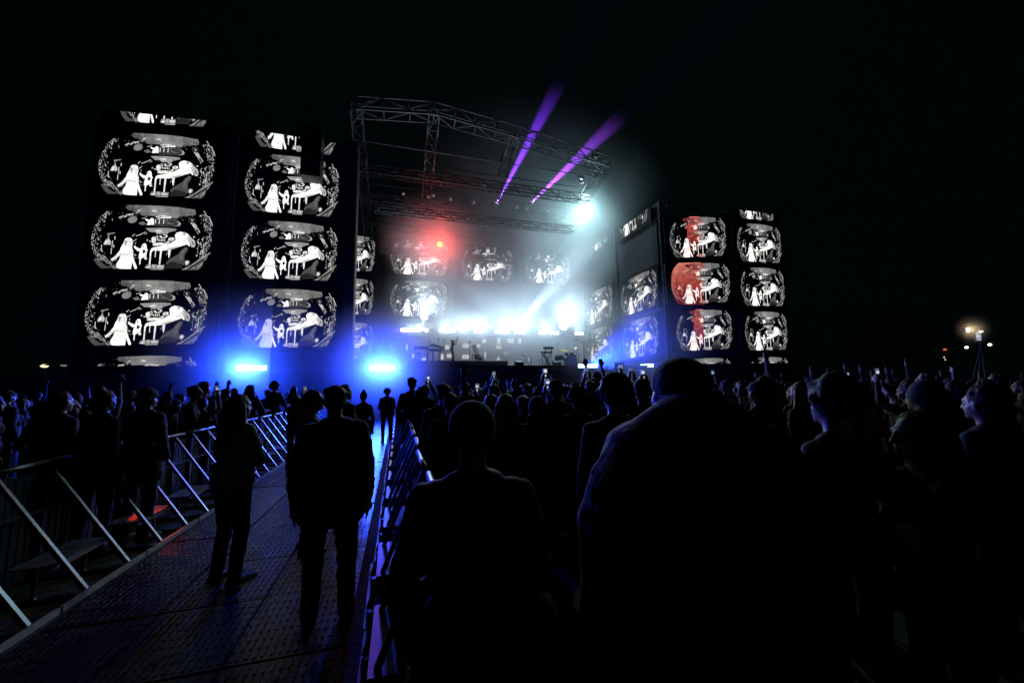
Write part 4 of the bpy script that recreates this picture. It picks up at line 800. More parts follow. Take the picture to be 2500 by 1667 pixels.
# scattered stands in the dim middle of the stage
for k, (x0, y0, x1, y1) in enumerate(((660, 590, 700, 1030), (590, 720, 660, 980), (390, 720, 440, 960), (370, 880, 380, 1000), (440, 870, 450, 1000))):
    q, r_ = z4(x0, y0, 32.5), z4(x1, y1, 32.5); t = local_thing('stage_pole', ('leaning dark pole left of the crossed keyboard stand', 'second leaning dark pole left of the crossed keyboard stand', 'leaning pole near the middle of the stage', 'short upright post in the middle of the stage', 'short upright post right of its twin in mid stage')[k], 'pole', Vector((r_.x, 32.5, DZ)))
    f = MB(); f.cyl((r_.x, 32.5, DZ), (q.x, 32.5, q.z), .03, .02, 7); put(f, 'shaft', M['gear'], t); f = MB(); f.cyl((r_.x, 32.5, DZ), (r_.x, 32.5, DZ+.03), .14, n=10); put(f, 'base', M['gear'], t)
# stencilled box stack at the stage front, with white marks
p0 = at_y(1514, 906, 25.2); t = local_thing('marked_case', 'dark flight case with white stencilled marks at the right stage front', 'case', Vector((p0.x, 25.2, 0)))
a, c = at_y(1509, 891, 25.2), at_y(1520, 914, 25.2)
f = MB(); f.box((p0.x, 25.7, (a.z+.2)/2), (c.x-a.x+.5, .9, a.z+.2)); put(f, 'box', M['gear'], t)
def seg(mb, x0, y0, x1, y1):   # bar of a letter, in the 6.918x enlargement (1440,840)
    q0, q1 = at_y(1440+x0/6.918, 840+y0/6.918, 25.23), at_y(1440+x1/6.918, 840+y1/6.918, 25.23); mb.box(((q0.x+q1.x)/2, 25.23, (q0.z+q1.z)/2), (abs(q1.x-q0.x), .02, abs(q1.z-q0.z)))
f = MB()
for s_ in ((482, 358, 552, 368), (482, 368, 497, 412), (536, 368, 552, 408), (484, 402, 550, 414), (512, 378, 522, 394), (482, 440, 500, 520), (500, 436, 552, 446), (528, 446, 550, 452), (505, 462, 545, 470), (536, 470, 552, 500), (508, 488, 536, 500)): seg(f, *s_)
put(f, 'white_marks', emit('glowing_print', (.75, .85, 1), .55), t)  # emission in the printed marks makes them look lit

# ------------------------------------------------------------------ walkway of metal track panels
XL, XR = at_z(181, 1492, 0).x, at_z(880, 1424, 0).x
wk = tag(empty('walkway', (0, 0, 0)), 'metal trackway running between the two crowd barriers to the stage', None, None, 'structure')
PW = (XR-XL-.02)/3; PL = 0.86
pm = MB(); pm.box((0, 0, .02), (PW-.014, PL-.014, .036))
for i in range(15):
    x = -PW/2+PW*(i+.5)/15
    for j in range(8):
        y = -PL/2+.03+(PL-.06)*(j+.5)/8; l = (PL-.06)/8*.84; h = .006
        z = .038; a, c = .0105, .0085
        pm.add([(x-a, y-l/2, z), (x+a, y-l/2, z), (x+a, y+l/2, z), (x-a, y+l/2, z), (x-c, y-l/2+.004, z+h), (x+c, y-l/2+.004, z+h), (x+c, y+l/2-.004, z+h), (x-c, y+l/2-.004, z+h)], [(4,5,6,7), (0,1,5,4), (1,2,6,5), (2,3,7,6), (3,0,4,7)])
for (cx, cy) in ((0, .18), (0, -.22)):      # hand holes: raised diamond rings
    for r_ in (.085, .055):
        n = 4; o = [(cx+r_*1.3*math.cos(R(90*k)), cy+r_*math.sin(R(90*k))) for k in range(n)]; i_ = [(cx+(r_-.012)*1.3*math.cos(R(90*k)), cy+(r_-.012)*math.sin(R(90*k))) for k in range(n)]
        pm.add([(x, y, .0475) for x, y in o]+[(x, y, .0475) for x, y in i_], [(k, (k+1) % n, n+(k+1) % n, n+k) for k in range(n)])
pme = pm.mesh('track_panel', M['alu'])
for j in range(27):
    for i in range(3):
        o = link('panel', pme, wk, (XL+.01+PW*(i+.5), .9+PL*j, rng.uniform(-.004, .004)), 0); o.rotation_euler = (R(rng.gauss(0, .25)), R(rng.gauss(0, .35)), 0)
# ------------------------------------------------------------------ crowd barriers
HR = 1.09; UL = 1.12
def barrier(label, side, group, D=.72):
    """one barrier unit; its rail stands to the crowd side (side -1: crowd to the left), braces come down towards the walkway"""
    t = thing('crowd_barrier', label, 'barrier', (0, 0, 0), 0, group); s_ = side
    f = MB(); f.cyl((s_*D, -UL/2+.01, HR), (s_*D, UL/2-.01, HR), .028, n=10); f.build('top_rail', M['steel'], t, True)
    f = MB(); f.bar((0, -UL/2+.012, .03), (0, UL/2-.012, .03), .022, .05); f.build('base_rail', M['lit_rail'], t)
    for y in (-UL/4, UL/4):
        f = MB(); f.bar((s_*(D-.01), y, HR-.035), (s_*.01, y, .058), .036, .030, (0, 1, 0)); f.build('brace', M['steel'], t)
        f = MB(); f.bar((s_*(D+.0), y, .02), (s_*(D+.0), y, HR-.03), .04); f.build('upright', M['steel'], t)
        f = MB(); f.bar((0, y, .02), (s_*(D+.35), y, .02), .05, .03); f.build('foot', M['steel'], t)
    f = MB(); f.bar((s_*(D-.03), -UL/2+.012, .66), (s_*(D-.03), UL/2-.012, .66), .02, .06, (1, 0, 0)); f.build('mid_rail', M['steel'], t)
    f = MB(); x = s_*(D+.03); n = 13
    f.box((x, 0, .52), (.012, UL-.03, .96))
    for k in range(n): f.box((x-s_*.008, -UL/2+.06+(UL-.12)*k/(n-1), .52), (.008, .03, .90))
    f.build('sheet', M['panel'], t)
    f = MB(); f.box((s_*D*.5, 0, .30), (.30, UL*.62, .02)); f.bar((s_*(D*.5-.14), -.34, .285), (s_*(D*.5-.14), .34, .285), .02, .04); f.build('step_plate', M['plate'], t)
    f = MB(); f.bar((s_*D*.5, -.28, .29), (s_*D*.5, -.28, .03), .03); f.bar((s_*D*.5, .28, .29), (s_*D*.5, .28, .03), .03); f.build('step_leg', M['steel'], t)
    return t
BL = barrier('crowd barrier unit in the row left of the walkway', -1, 'barrier units left of the walkway')
BR = barrier('crowd barrier unit in the row right of the walkway', 1, "barrier units right of the walkway", .43)
km = kid_map()
for j in range(21):
    for src_, x in ((BL, XL-.08), (BR, XR+.10)):
        if src_ is BR and j == 20: continue
        o = src_ if j == 0 else copy_tree(src_, km)
        o.location = (x+rng.uniform(-.012, .012), 1.45+UL*j+(1.15 if src_ is BR else 0), 0); o.rotation_euler = (0, 0, R(rng.gauss(0, .5)))
        o['label'] = ORDS[j]+(' crowd barrier unit from the camera in the row left of the walkway' if src_ is BL else ' crowd barrier unit from the camera in the row right of the walkway')

# ------------------------------------------------------------------ the audience
VX, DC = .0125, .22
BODY = {k: rounded(body(**a), 'body_'+k, VX, 3, PM, dec=DC, fold=.010) for k, a in dict(
    down=dict(arms='down', build=1.06), slim=dict(arms='down', female=True, build=.92), raised=dict(arms=('down', 'high'), build=1.0), both=dict(arms='up', female=True, build=.92, sleeves=False),
    phone=dict(arms='phone', build=1.0), face=dict(arms='face', female=True, build=.95), rail=dict(arms='rail', build=1.03), cross=dict(arms='cross', build=1.08), coat=dict(arms='pocket', build=1.14, coat=.16)).items()}
HM = {}
for k in ('short', 'long', 'bun', 'curly', 'cap', 'beanie', 'hood'): HM[k] = hair_mesh(k, HAIR[0], .016)
WEAR = {'cap', 'beanie', 'hood'}
TAKEN = []
HN = dict(short='short hair', long='long hair', bun='tied up hair', curly='curly hair', cap='a cap', beanie='a beanie', hood='a hood up')
BN = dict(down='arms down', slim='arms at the sides', raised='one arm raised', both='both arms raised', phone='holding a phone', face='hands at face', rail='reaching forward', cross='arms folded', coat='hands in pockets')
def person(kind, hair, x, y, s, rz, label, group=None, top=None, hc=0, pants=None, mesh=None, hmesh=None):
    o = link('person', mesh or BODY[kind], None, (x, y, 0), rz); o.scale = (s, s, s)
    o.material_slots[0].link = 'OBJECT'; o.material_slots[0].material = CL[top if isinstance(top, int) else 0] if not hasattr(top, 'name') else top
    if pants is not None: o.material_slots[1].link = 'OBJECT'; o.material_slots[1].material = TR[pants]
    tag(o, label, 'person', group)
    if hair:
        h = link({'cap': 'cap', 'beanie': 'beanie', 'hood': 'hood'}.get(hair, 'hair'), hmesh or HM[hair], o)
        h.material_slots[0].link = 'OBJECT'; h.material_slots[0].material = (CL[hc] if hair in WEAR else HAIR[hc])
    TAKEN.append((x, y)); return o
def facing(x, y, j=0.0): return -math.atan2(7.0-x, 33.0-y)+j
SCR = [emit('phone_screen_'+n, c, s) for n, c, s in (('blue', (.35, .55, 1), .8), ('pale', (.85, .9, 1), .8), ('dim', (.3, .35, .45), .35))]
def phone(x, y, s, rz, label, scr=0, picture_=True, off=(0, .325, 1.895)):
    c = Vector((x, y, 0))+Matrix.Rotation(rz, 3, 'Z') @ (Vector(off)*s); t = thing('phone', label, 'phone', c, rz, 'phones held up in the crowd')
    f = MB(); f.box((0, 0, 0), (.078, .009, .158)); f.build('case', M['phone'], t)
    f = MB(); f.box((0, -.0055, 0), (.071, .002, .146)); so = f.build('screen', SCR[2 if picture_ else scr], t)
    if picture_:
        f = MB(); f.box((rng.uniform(-.01, .01), -.0075, rng.uniform(-.01, .03)), (.045, .002, rng.uniform(.04, .07))); f.box((rng.uniform(-.015, .015), -.0075, -.04), (.05, .002, .03)); f.build('screen_image', SCR[scr], so)
def hero(px, top_y, d, kind, hair, label, hc=0, top=0, turn=None, htop=1.79, ph=None, group='people picked out in the crowd', **kw):
    p = at_depth(px, top_y, d) if d else at_x(px, top_y, XL-1.0); s = min(1.13, p.z/htop); rz = facing(p.x, p.y) if turn is None else R(turn)
    o = person(kind, hair, p.x, p.y, s, rz, label, group, top, hc, **kw)
    if kind == 'phone': phone(p.x, p.y, s, rz, ph or 'glowing phone held up by the '+label.split(' holding')[0], rng.choice((0, 1)))
    return o
# --- people on the walkway
wm = rounded(body(arms='down', build=1.22, coat=.10), 'man_on_walkway', .010, 3, PM, fold=.014)
p = at_depth(820, 937, 3.15); person('down', 'short', p.x, p.y, p.z/1.79, R(4), 'broad dark man standing on the walkway with his back turned', None, 0, 0, mesh=wm, pants=1)
p = at_depth(583, 956, 3.75); hv = person('cross', 'long', p.x, p.y, p.z/1.79, R(-38), 'long haired steward in a dark green hi-vis jacket by the left barrier', None, M['hivis'], 0, pants=1)
def band(o, z, rx, ry, h, mat, name='reflective_band'):
    n = 20; f = MB(); vs = []
    for zz in (z-h/2, z+h/2):
        for r_ in (0, .006): vs += [((rx+r_)*math.cos(2*math.pi*i/n), (ry+r_)*math.sin(2*math.pi*i/n)-.005, zz) for i in range(n)]
    f.add(vs, [(n+i, n+(i+1) % n, 3*n+(i+1) % n, 3*n+i) for i in range(n)]+[(2*n+i, 3*n+i, 3*n+(i+1) % n, 2*n+(i+1) % n) for i in range(n)]+[(i, (i+1) % n, n+(i+1) % n, n+i) for i in range(n)]); return f.build(name, mat, o, True)
band(hv, 1.00, .235, .155, .05, M['reflect']); band(hv, 1.09, .205, .15, .05, M['reflect'])
hero(764, 947, 4.4, 'slim', 'long', 'long haired woman beside the broad man, turned to the right', 1, 2, -75, group=None)
hero(888, 953, 8.8, 'slim', 'bun', 'slim dark figure farther along the walkway, right of the broad man', 0, 0, 10, group=None)
st_ = hero(946, 947, 12.9, 'cross', 'curly', 'fair haired steward with a pale belt at the far end of the walkway', 2, 2, 175, group=None, pants=1); band(st_, 1.0, .22, .16, .12, M['hivis'], 'hi_vis_belt')
hero(842, 936, 6.3, 'down', 'short', 'person half hidden behind the right shoulder of the broad man', 0, 1, -50, group=None)
# --- nearest backs
nm = rounded(body(arms='down', build=1.12, coat=.05, arm_out=.01), 'near_back', .010, 3, PM, fold=.010)
p = at_depth(1152, 976, 1.48); person('down', 'beanie', p.x, p.y, p.z/1.79, R(-16), 'nearest person in a beanie beside the right barrier, seen from behind', None, 0, 0, mesh=nm, pants=1, hmesh=hair_mesh('beanie', CL[0], .010))
bp_ = [('e', (0, 0, 1.36), (.345, .21, .385), None, 0, TOP), ('c', (-.13, .02, 1.555), (.13, .02, 1.555), .14, .14, TOP), ('e', (0, .0, 1.64), (.15, .15, .12), None, 0, TOP), ('c', (-.12, 0, 1.0), (.12, 0, 1.0), .20, .20, TOP), ('c', (-.11, 0, .85), (.11, 0, .85), .20, .20, TOP)]
for s_ in (-1, 1):
    bp_ += [('c', (s_*.225, 0, 1.45), (s_*.262, -.02, 1.18), .105, .092, TOP), ('c', (s_*.262, -.02, 1.18), (s_*.22, .16, .98), .09, .07, TOP), ('c', (s_*.11, 0, .9), (s_*.12, .02, .5), .11, .08, PANTS), ('c', (s_*.12, .02, .5), (s_*.13, -.02, .09), .08, .065, PANTS), ('c', (s_*.13, -.04, .05), (s_*.14, .17, .045), .05, .042, SHOE)]
    hand(bp_, (s_*.215, .17, .97), (-s_*.6, .4, -.7), (-s_, 0, 0), .4, side=s_)
head(bp_, (0, .10, 1.735), (0, 1, -.12)); big = rounded(bp_, 'big_jacket_person', .011, 4, PM, fold=.005)
p = at_depth(1706, 1100, 1.05); z = at_depth(1706, 873, 1.16).z
person('coat', None, p.x, p.y, z/1.86, R(-18), 'huge dark back in a padded jacket and cap at right, nearest the camera', None, 0, mesh=big, pants=1)
bo = COL.objects[-1] if False else [o for o in COL.objects if o.data is big][0]
cpm = rounded([('e', (0, .09, 1.785), (.088, .105, .078), None, 0, 0), ('c', (-.04, .20, 1.785), (.04, .20, 1.785), .016, .016, 0), ('c', (-.035, .245, 1.775), (.035, .245, 1.775), .012, .012, 0)], 'jacket_cap', .008, 2, [CL[0]], labels=False); link('cap', cpm, bo)
p = at_depth(1196, 1500, 1.24); bk = thing('backpack', 'dark rounded backpack low on the back of the nearest beanie wearer', 'backpack', (p.x, p.y, 1.12), R(-16))
bm_ = rounded([('e', (0, 0, -.22), (.19, .11, .25), None, 0, 0), ('c', (-.12, 0, -.10), (.12, 0, -.10), .10, .10, 0), ('c', (-.12, -.02, -.40), (.12, -.02, -.40), .12, .12, 0), ('c', (-.09, -.10, -.32), (.09, -.10, -.32), .07, .07, 0)], 'backpack_body', .012, 3, [CL[1]], labels=False); link('bag_body', bm_, bk)
f = MB(); f.cyl((-.04, .02, .0), (-.03, .02, .05), .012, n=6); f.cyl((-.03, .02, .05), (.03, .02, .05), .012, n=6); f.cyl((.03, .02, .05), (.04, .02, .0), .012, n=6); f.build('carry_handle', CL[0], bk)
for s_ in (-1, 1): f = MB(); f.bar((s_*.10, .06, -.02), (s_*.12, .13, .20), .055, .012); f.build('strap', CL[0], bk)
# --- heads in front of the stage, nearest first
for a in ((1500, 914, 2.75, 'down', 'curly', 'person with a wide curly head in front of the stage right light bar', 0, 0), (1083, 934, 4.9, 'down', 'short', 'tall dark head just right of the walkway barrier', 0, 0), (1568, 923, 4.2, 'down', 'beanie', 'round beanie head under the bright raised phone', 0, 0),
    (1006, 919, 8.5, 'down', 'short', 'tall short haired person standing out at the walkway end', 0, 1), (1022, 948, 8.2, 'slim', 'long', 'long haired person leaning by the right barrier', 0, 0), (1206, 936, 6.3, 'down', 'short', 'short haired head under the two tier screens', 1, 2), (1255, 926, 10, 'slim', 'bun', 'person with a bun below the middle of the stage', 1, 0),
    (1288, 934, 6.8, 'down', 'short', 'rim lit round head below the middle of the stage', 2, 0), (1356, 925, 5.0, 'coat', 'beanie', 'large beanie head below the crossed keyboard stand', 0, 0), (1382, 938, 6.8, 'down', 'short', 'rim lit head just right of the large beanie head', 2, 2), (1409, 944, 4.5, 'slim', 'curly', 'curly head below the drum kit', 1, 0),
    (1615, 915, 9.5, 'slim', 'bun', 'small head near the padded jacket at right', 1, 2), (1199, 958, 4.5, 'slim', 'long', 'fair long haired head with a glowing outline in mid crowd', 2, 2), (1234, 956, 3.9, 'slim', 'long', 'second fair long haired head with a glowing outline in mid crowd', 2, 3), (1277, 963, 5.0, 'down', 'short', 'fair short haired head beside the two glowing long haired heads', 2, 0), (1311, 968, 4.2, 'coat', 'hood', 'hooded person in mid crowd', 0, 0), (1145, 957, 5.8, 'down', 'short', 'dark head behind the nearest beanie', 0, 1),
    (2030, 915, 2.0, 'slim', 'curly', 'big curly dark head in the right part of the crowd', 0, 0), (2250, 930, 3.2, 'down', 'hood', 'hooded head in the right part of the crowd', 1, 1), (1850, 925, 4.0, 'down', 'cap', 'capped head right of the padded jacket', 0, 0), (2400, 935, 2.6, 'down', 'short', 'short haired head near the right edge of the crowd', 0, 0),
    (475, 938, 0, 'rail', 'short', 'broad short haired man at the left barrier looking sideways', 0, 0, -80), (499, 929, 7.6, 'down', 'short', 'tall head behind the man at the left barrier', 0, 0), (550, 946, 0, 'slim', 'cap', 'capped head beside the steward at the left barrier', 1, 2), (612, 936, 0, 'rail', 'long', 'long haired person with a thin bright outline at the left barrier', 0, 0), (671, 930, 0, 'rail', 'curly', 'curly haired person leaning on the left barrier', 0, 0), (718, 941, 0, 'rail', 'long', 'long haired person at the left barrier nearest the stage', 1, 0),
    (150, 952, 4.6, 'down', 'short', 'dark short haired person in the left crowd', 0, 0), (255, 945, 4.4, 'slim', 'bun', 'person with a bun in the left crowd', 0, 0), (360, 944, 4.8, 'coat', 'beanie', 'beanie wearer in the left crowd', 0, 1)):
    hero(*a[:8], turn=a[8] if len(a) > 8 else None)
# profile of a woman looking left
pm_ = rounded(body(arms='cross', female=True, build=.95), 'woman_in_profile', .010, 3, PM)
p = at_depth(2243, 990, 1.75); person('slim', 'long', p.x, p.y, p.z/1.79, R(62), 'woman in profile looking left, her forehead catching warm light', None, 0, 0, mesh=pm_)
# arms and phones held up, placed by the lit phones of the photograph
def hero_phone(px, py, d, hair, label, plabel, scr, up=True):
    p = at_depth(px, py, d); s = max(.9, min(1.12, p.z/1.905)); rz = facing(p.x, p.y); v = Matrix.Rotation(rz, 3, 'Z') @ Vector((0, .325*s, 0)); x, y = p.x-v.x, p.y-v.y
    person('phone', hair, x, y, s, rz, label, 'people holding up phones', rng.randrange(4), rng.randrange(3)); phone(x, y, s, rz, plabel, scr)
for a in ((1569, 912, 5.8, 'cap', 'person in a cap filming with a bright phone near the thin blue bar', 'bright phone showing a face below the thin blue light bar', 1), (1432, 906, 7.2, 'short', 'person filming in front of the drum kit smoke', 'dark phone held up against the blue smoke', 2), (1331, 909, 6.4, 'long', 'long haired person filming below the crossed keyboard stand', 'phone with a bright picture held below the keyboard stand', 1), (1336, 936, 5.4, 'short', 'short haired person with a low phone below the keyboard stand', 'second lower phone below the keyboard stand', 1),
    (1206, 914, 8.2, 'bun', 'person with a bun filming below the middle of the stage', 'phone held up left of mid stage', 0), (2141, 911, 5.2, 'short', 'person filming with a bright phone in the right crowd', 'brightest phone in the right crowd, white above blue', 1), (1046, 925, 8.6, 'short', 'person filming beside the walkway end', 'small phone by the walkway end', 1), (1165, 945, 7.0, 'long', 'person filming behind the raised arm', 'pale phone behind the raised arm', 1), (1617, 921, 7.8, 'short', 'person filming beside the padded jacket', 'small phone beside the padded jacket', 1), (745, 950, 9.0, 'long', 'person filming at the left barrier near the stage', 'small phone at the left barrier', 1), (530, 950, 7.4, 'short', 'person filming in the left crowd', 'warm phone in the left crowd', 1),
    (1540, 905, 7.5, 'long', 'person holding an unlit phone high beside the thin blue bar', 'unlit phone held high beside the thin blue bar', 2), (2070, 915, 9.0, 'bun', 'person with a bun filming in the right crowd', 'small phone in the right crowd', 0), (1740, 912, 8.0, 'cap', 'capped person filming right of the padded jacket', 'phone right of the padded jacket', 0)):
    hero_phone(*a)
def hero_arm(px, py, d, hair, label, kind='raised'):   # px,py: fingertips
    p = at_depth(px, py, d); s = max(.92, min(1.1, p.z/2.15)); rz = facing(p.x, p.y); v = Matrix.Rotation(rz, 3, 'Z') @ Vector((.17*s, .07*s, 0)); person(kind, hair, p.x-v.x, p.y-v.y, s, rz, label, 'people with raised arms', rng.randrange(4), rng.randrange(3))
for a in ((1134, 884, 4.6, 'short', 'person raising one dark arm before the singer'), (1352, 915, 6.5, 'long', 'person raising an arm below the drum kit'), (1628, 908, 6.0, 'short', 'person raising a hand beside the padded jacket'), (1981, 893, 6.5, 'long', 'person raising an arm at the left of the right crowd'), (2022, 897, 7.0, 'short', 'person raising an arm in the right crowd near the curly head'), (2062, 884, 9.5, 'bun', 'person raising an arm high in the right crowd'), (2100, 888, 8.5, 'short', 'person raising a thin arm left of the brightest phone'), (2164, 892, 8, 'long', 'person raising an arm right of the brightest phone'), (560, 925, 8.5, 'short', 'person raising a hand in the left crowd'), (530, 928, 9.5, 'long', 'long haired person raising a hand in the left crowd'), (1870, 905, 7.5, 'curly', 'curly haired person raising a hand under the far right tower')):
    hero_arm(*a)
p = at_depth(1456, 905, 8.0); person('both', 'long', p.x, p.y, p.z/1.79, facing(p.x, p.y), 'long haired person with both arms up against the blue smoke', 'people with raised arms', 0, 0)
# --- everyone else one can make out
def free(x, y, r): return all((x-a)**2+(y-b_)**2 > r*r for a, b_ in TAKEN)
def visible(x, y, m=1.0):
    v = Vector((x, y, 1.7))-CAM; d = v.dot(fw)
    return d > 2.0 and abs(v.dot(rt)/d*F) < 1250*m
kinds = ['down']*5+['slim']*4+['cross']*2+['coat']*2+['face', 'raised']; hairs = ['short']*5+['long']*5+['bun', 'curly', 'cap', 'beanie', 'hood']
count = 0
def where(x, y):
    return 'left crowd' if x < 0 else ('front crowd' if y > 13 and x < 18 else ('middle crowd' if x < 9 else 'far right crowd'))
def scatter(x0, x1, y0, y1, step, lim, r):
    global count; n = 0; y = y0
    while y < y1 and n < lim:
        x = x0+rng.random()*step
        while x < x1 and n < lim:
            px, py = x+rng.gauss(0, step*.22), y+rng.gauss(0, step*.22)
            if visible(px, py, 1.02) and free(px, py, r) and not (XL-1.0 < px < XR+.95):
                k, h = rng.choice(kinds), rng.choice(hairs); col = rng.choice((0, 0, 1, 2, 3, 4))
                s = rng.uniform(.93, 1.05)*(0.95 if k in ('slim', 'both', 'face') else 1.0)
                cn = ('black', 'navy', 'grey', 'brown', 'pale')[col]; hc = rng.choice((0, 0, 1, 2)) if h not in WEAR else rng.choice((0, 1, 2))
                hn = HN[h] if h in WEAR else ('dark ', 'brown ', 'fair ')[hc]+HN[h]
                person(k, h, px, py, s, facing(px, py, rng.gauss(0, .3)), f'person with {hn} in {cn} top, {BN[k]}, {where(px, py)}', 'audience in the '+where(px, py), col, hc); n += 1; count += 1
            x += step
        y += step*.95
scatter(XR+1.0, 12, 3.4, 9, .80, 62, .48)
scatter(XR+1.0, 26, 9, 22.5, 1.25, 78, .5)
scatter(9, 34, 3, 14, 1.6, 30, .6)
scatter(-14, XL-1.05, 1.6, 8, .95, 34, .48)
scatter(-17, XL-1.05, 8, 22, 1.5, 26, .55)
# the far mass of heads between and beyond them
f = MB()
for i in range(900):
    a = rng.random()
    if a < .62: x, y = rng.uniform(2, 52), rng.uniform(9, 22.6)
    elif a < .8: x, y = rng.uniform(18, 52), rng.uniform(6, 20)
    else: x, y = rng.uniform(-30, XL-1.5), rng.uniform(8, 22.6)
    if not visible(x, y, 1.05) or not free(x, y, .42) or (XL-1.0 < x < XR+.95): continue
    TAKEN.append((x, y)); h = rng.uniform(1.52, 1.80); r_ = facing(x, y)
    f.cur = 0; f.capsule((x-.13, y, h-.36), (x+.13, y, h-.36), .10, .10, 6); f.cyl((x, y, 0), (x, y, h-.34), .20, .19, 7)
    f.cur = 1; f.ball((x, y, h-.10), (.082, .095, .118), 7, 5)
    if rng.random() < .05:
        f.cur = 2; s_ = rng.choice((-1, 1)); e = (x+s_*.22, y+.05, h+.02); f.capsule((x+s_*.17, y, h-.32), e, .05, .045, 6); f.capsule(e, (x+s_*.17, y+.05, h+.30), .042, .03, 6); f.ball((x+s_*.17, y+.05, h+.37), (.04, .02, .07), 6, 4)
cr = f.build('crowd', [CL[0], HAIR[0], M['skin']], None, True); tag(cr, 'dense mass of heads filling the field towards the stage', None, None, 'stuff')

# ------------------------------------------------------------------ far right: light mast, lamps and trees
p = at_y(2374, 800, 24.0)
def sz(px0, py0, px1, py1, Y=24.0): a, c = at_y(px0, py0, Y), at_y(px1, py1, Y); return a, c
a, c = sz(2376, 812, 2390, 831); mast = thing('light_mast', 'mast with a glaring warm lamp and a small lit sign at far right', 'light tower', (at_y(2392, 840, 24).x, 24, 0))
top = at_y(2392, 830, 24.0); f = MB(); f.cyl((mast.location.x, 24, 0), (top.x, 24, top.z+1.2), .09, .06, 8); child(f, 'pole', M['pole'], mast)
j = at_y(2393, 848, 24.0)
for q in ((2381, 905), (2398, 905)): e = at_y(*q, 24.0); f = MB(); e2 = (e.x+(e.x-j.x)*.4, 24.5, 0.0); f.cyl((j.x, 24, j.z), e2, .05, n=6); child(f, 'brace', M['pole'], mast)
f = MB(); f.box(((a.x+c.x)/2, 23.9, (a.z+c.z)/2), (c.x-a.x+.12, .12, a.z-c.z+.12)); child(f, 'sign_frame', M['pole'], mast)
f = MB(); f.box(((a.x+c.x)/2, 23.83, (a.z+c.z)/2), (c.x-a.x, .02, a.z-c.z)); sgn = child(f, 'sign_face', emit('sign_glow', (.72, .76, 1), .75), mast)
f = MB()
for k in range(5): f.box((a.x+(c.x-a.x)*(.15+.17*k), 23.815, c.z+(a.z-c.z)*.2), ((c.x-a.x)*.05, .012, (a.z-c.z)*.22))
f.box(((a.x*.4+c.x*.6), 23.815, c.z+(a.z-c.z)*.82), ((c.x-a.x)*.4, .012, (a.z-c.z)*.16)); child(f, 'sign_print', principled('sign_print_ink', (.05, .05, .08), .6), mast)
f = MB(); f.box(((a.x+c.x)/2, 23.85, c.z-.1), (c.x-a.x+.3, .4, .08)); child(f, 'platform', M['pole'], mast)
q = at_y(2369, 805, 23.6); f = MB(); f.box((q.x, 23.9, q.z), (.55, .25, .45)); child(f, 'lamp_head', M['gear'], mast); f = MB(); f.cyl((q.x, 23.77, q.z), (q.x, 23.75, q.z), .20, n=14); child(f, 'lens', LENS['warm'], mast)
lamp('mast_lamp', 'SPOT', Vector((q.x, 23.7, q.z)), 300, (1, .82, .5), mast, (CAM-q), spot_size=R(150), spot_blend=.6, shadow_soft_size=.2)
q2 = at_y(2388, 810, 24); f = MB(); f.box((q2.x, 23.8, q2.z), (.3, .12, .1)); child(f, 'small_lamp', LENS['warm'], mast)
volume('flare_haze', (q.x, 23.4, q.z), (2.0, 1.6, 2.0), .3, (1, .95, .85), noise=.4, edge=.8, shape=1.6, label='thin haze added round the mast lamp in place of lens flare')  # cloud added so its glow replaces the star flare of the lamp
def lamp_post(px, py, Y, label, lens, r=.10, cat='street lamp'):
    p = at_y(px, py, Y); t = thing('street_lamp', label, cat, (p.x, Y, 0)); f = MB(); f.cyl((0, .1, 0), (0, .1, p.z+.1), .06, .04, 7); f.build('pole', M['gear'], t)
    f = MB(); f.box((0, 0, p.z+.05), (r*3, .3, .08)); f.build('lamp_head', M['gear'], t); f = MB(); f.ball((0, -.02, p.z), (r*1.3, r, r*.7), 8, 6); f.build('lens', lens, t); return t
lamp_post(2359, 848, 40, 'small distant lamp left of the mast legs', LENS['warm'], .2); lamp_post(2416, 841, 40, 'small distant lamp right of the mast', LENS['warm'], .22)
lamp_post(109, 893, 34, 'warm small lamp far away at the left edge', LENS['dot'], .17); lamp_post(156, 891, 34, 'fainter small lamp far away at the left', LENS['dim'], .14)
t = lamp_post(2306, 853, 40, 'post with a red topped signal light in the right distance', LENS['reddot'], .22, 'signal light')
for k, y in enumerate((864, 870)): p = at_y(2307.5, y, 39.9); f = MB(); f.box((p.x, 39.85, p.z), (.5, .1, .42)); child(f, 'red_panel', M['red_paint'], t)
for k, (x, y) in enumerate(((2305, 872), (2308, 878))): p = at_y(x, y, 39.7); f = MB(); f.ball((p.x, 39.7, p.z), .08, 6, 4); child(f, 'signal_lamp', LENS['dot'], t)
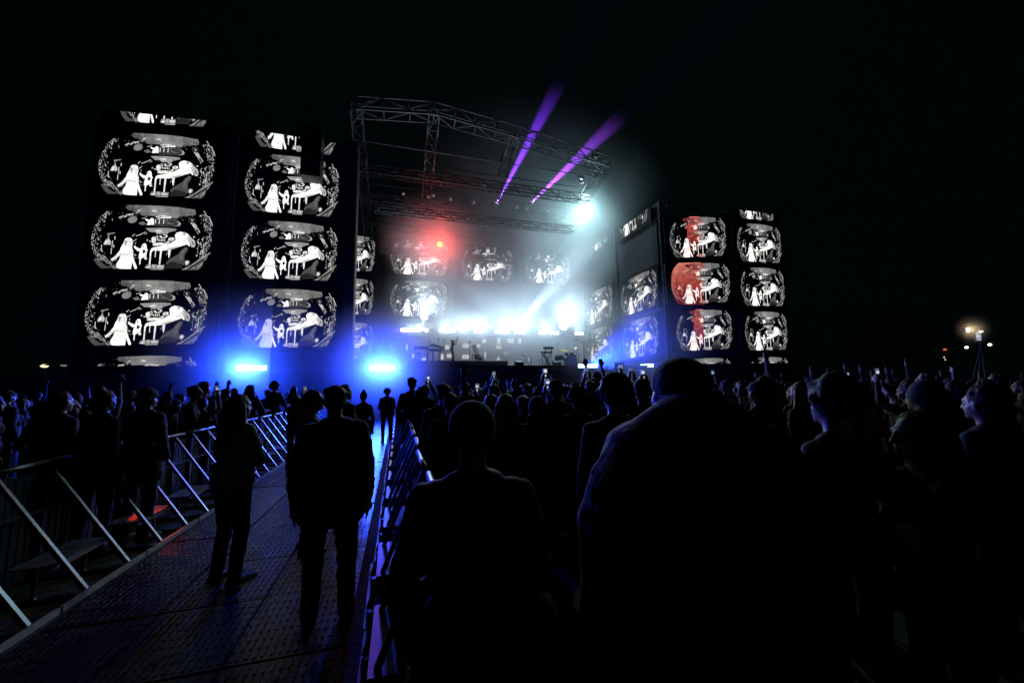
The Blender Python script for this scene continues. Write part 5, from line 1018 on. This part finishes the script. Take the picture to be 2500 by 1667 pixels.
p = at_x(383, 1087, XL-.55); t = thing('marker_light', 'tiny red light glowing behind the left barrier', 'light', p); f = MB(); f.ball((0, 0, 0), .010, 8, 6); f.build('lens', LENS['reddot'], t); lamp('marker_lamp', 'SPOT', p+Vector((0, -.03, 0)), 40, (1, .05, .02), t, at_z(345, 1256, .31)-p, spot_size=R(62), spot_blend=.7, shadow_soft_size=.02); f = MB(); f.box((0, .02, -.03), (.04, .03, .07)); f.build('housing', M['gear'], t)
def tree(px, y0, y1, Y, wid, label, seed):
    q = random.Random(seed); base = at_y(px, y1, Y); top = at_y(px, y0, Y); H = top.z; t = thing('tree', label, 'tree', (base.x, Y, 0), 0, 'trees at the right edge of the field')
    f = MB(); f.cyl((0, 0, 0), (.1, 0, H*.55), .28, .16, 8); limbs = []
    for k in range(9):
        z = H*q.uniform(.28, .6); a = q.uniform(0, 6.28); l = wid*q.uniform(.45, .9); e = (math.cos(a)*l, math.sin(a)*l, z+H*q.uniform(.15, .38)); limbs.append(e); f.cyl((0.05, 0, z), e, .10, .03, 6)
    f.build('trunk', M['bark'], t)
    f = MB()
    cl = [(e, wid*q.uniform(.28, .5)) for e in limbs]+[((q.gauss(0, wid*.35), q.gauss(0, wid*.35), H*q.uniform(.4, .95)), wid*q.uniform(.25, .45)) for _ in range(12)]
    for c_, r_ in cl:
        for k in range(210):
            v = Vector((q.gauss(0, 1), q.gauss(0, 1), q.gauss(0, 1))).normalized()*r_*q.uniform(.5, 1.05)+Vector(c_); n = Vector((q.gauss(0, 1), q.gauss(0, 1), q.gauss(0, 1))).normalized(); x = n.orthogonal().normalized(); y = n.cross(x); l = q.uniform(.12, .26)
            f.add([v-x*l, v+y*l*.5, v+x*l, v-y*l*.5], [(0, 1, 2, 3)])
    f.build('crown', M['leaf'], t)
for a in ((2165, 775, 866, 44, 3.2, 'dim leafy tree at the left of the trees beside the field', 1), (2205, 745, 866, 47, 3.6, 'tallest dim tree in the middle of the trees beside the field', 2), (2246, 785, 866, 43, 2.8, 'dim green tree nearest the signal light', 3), (2120, 800, 868, 50, 3.0, 'small dim tree nearest the far right LED tower', 4)): tree(*a)
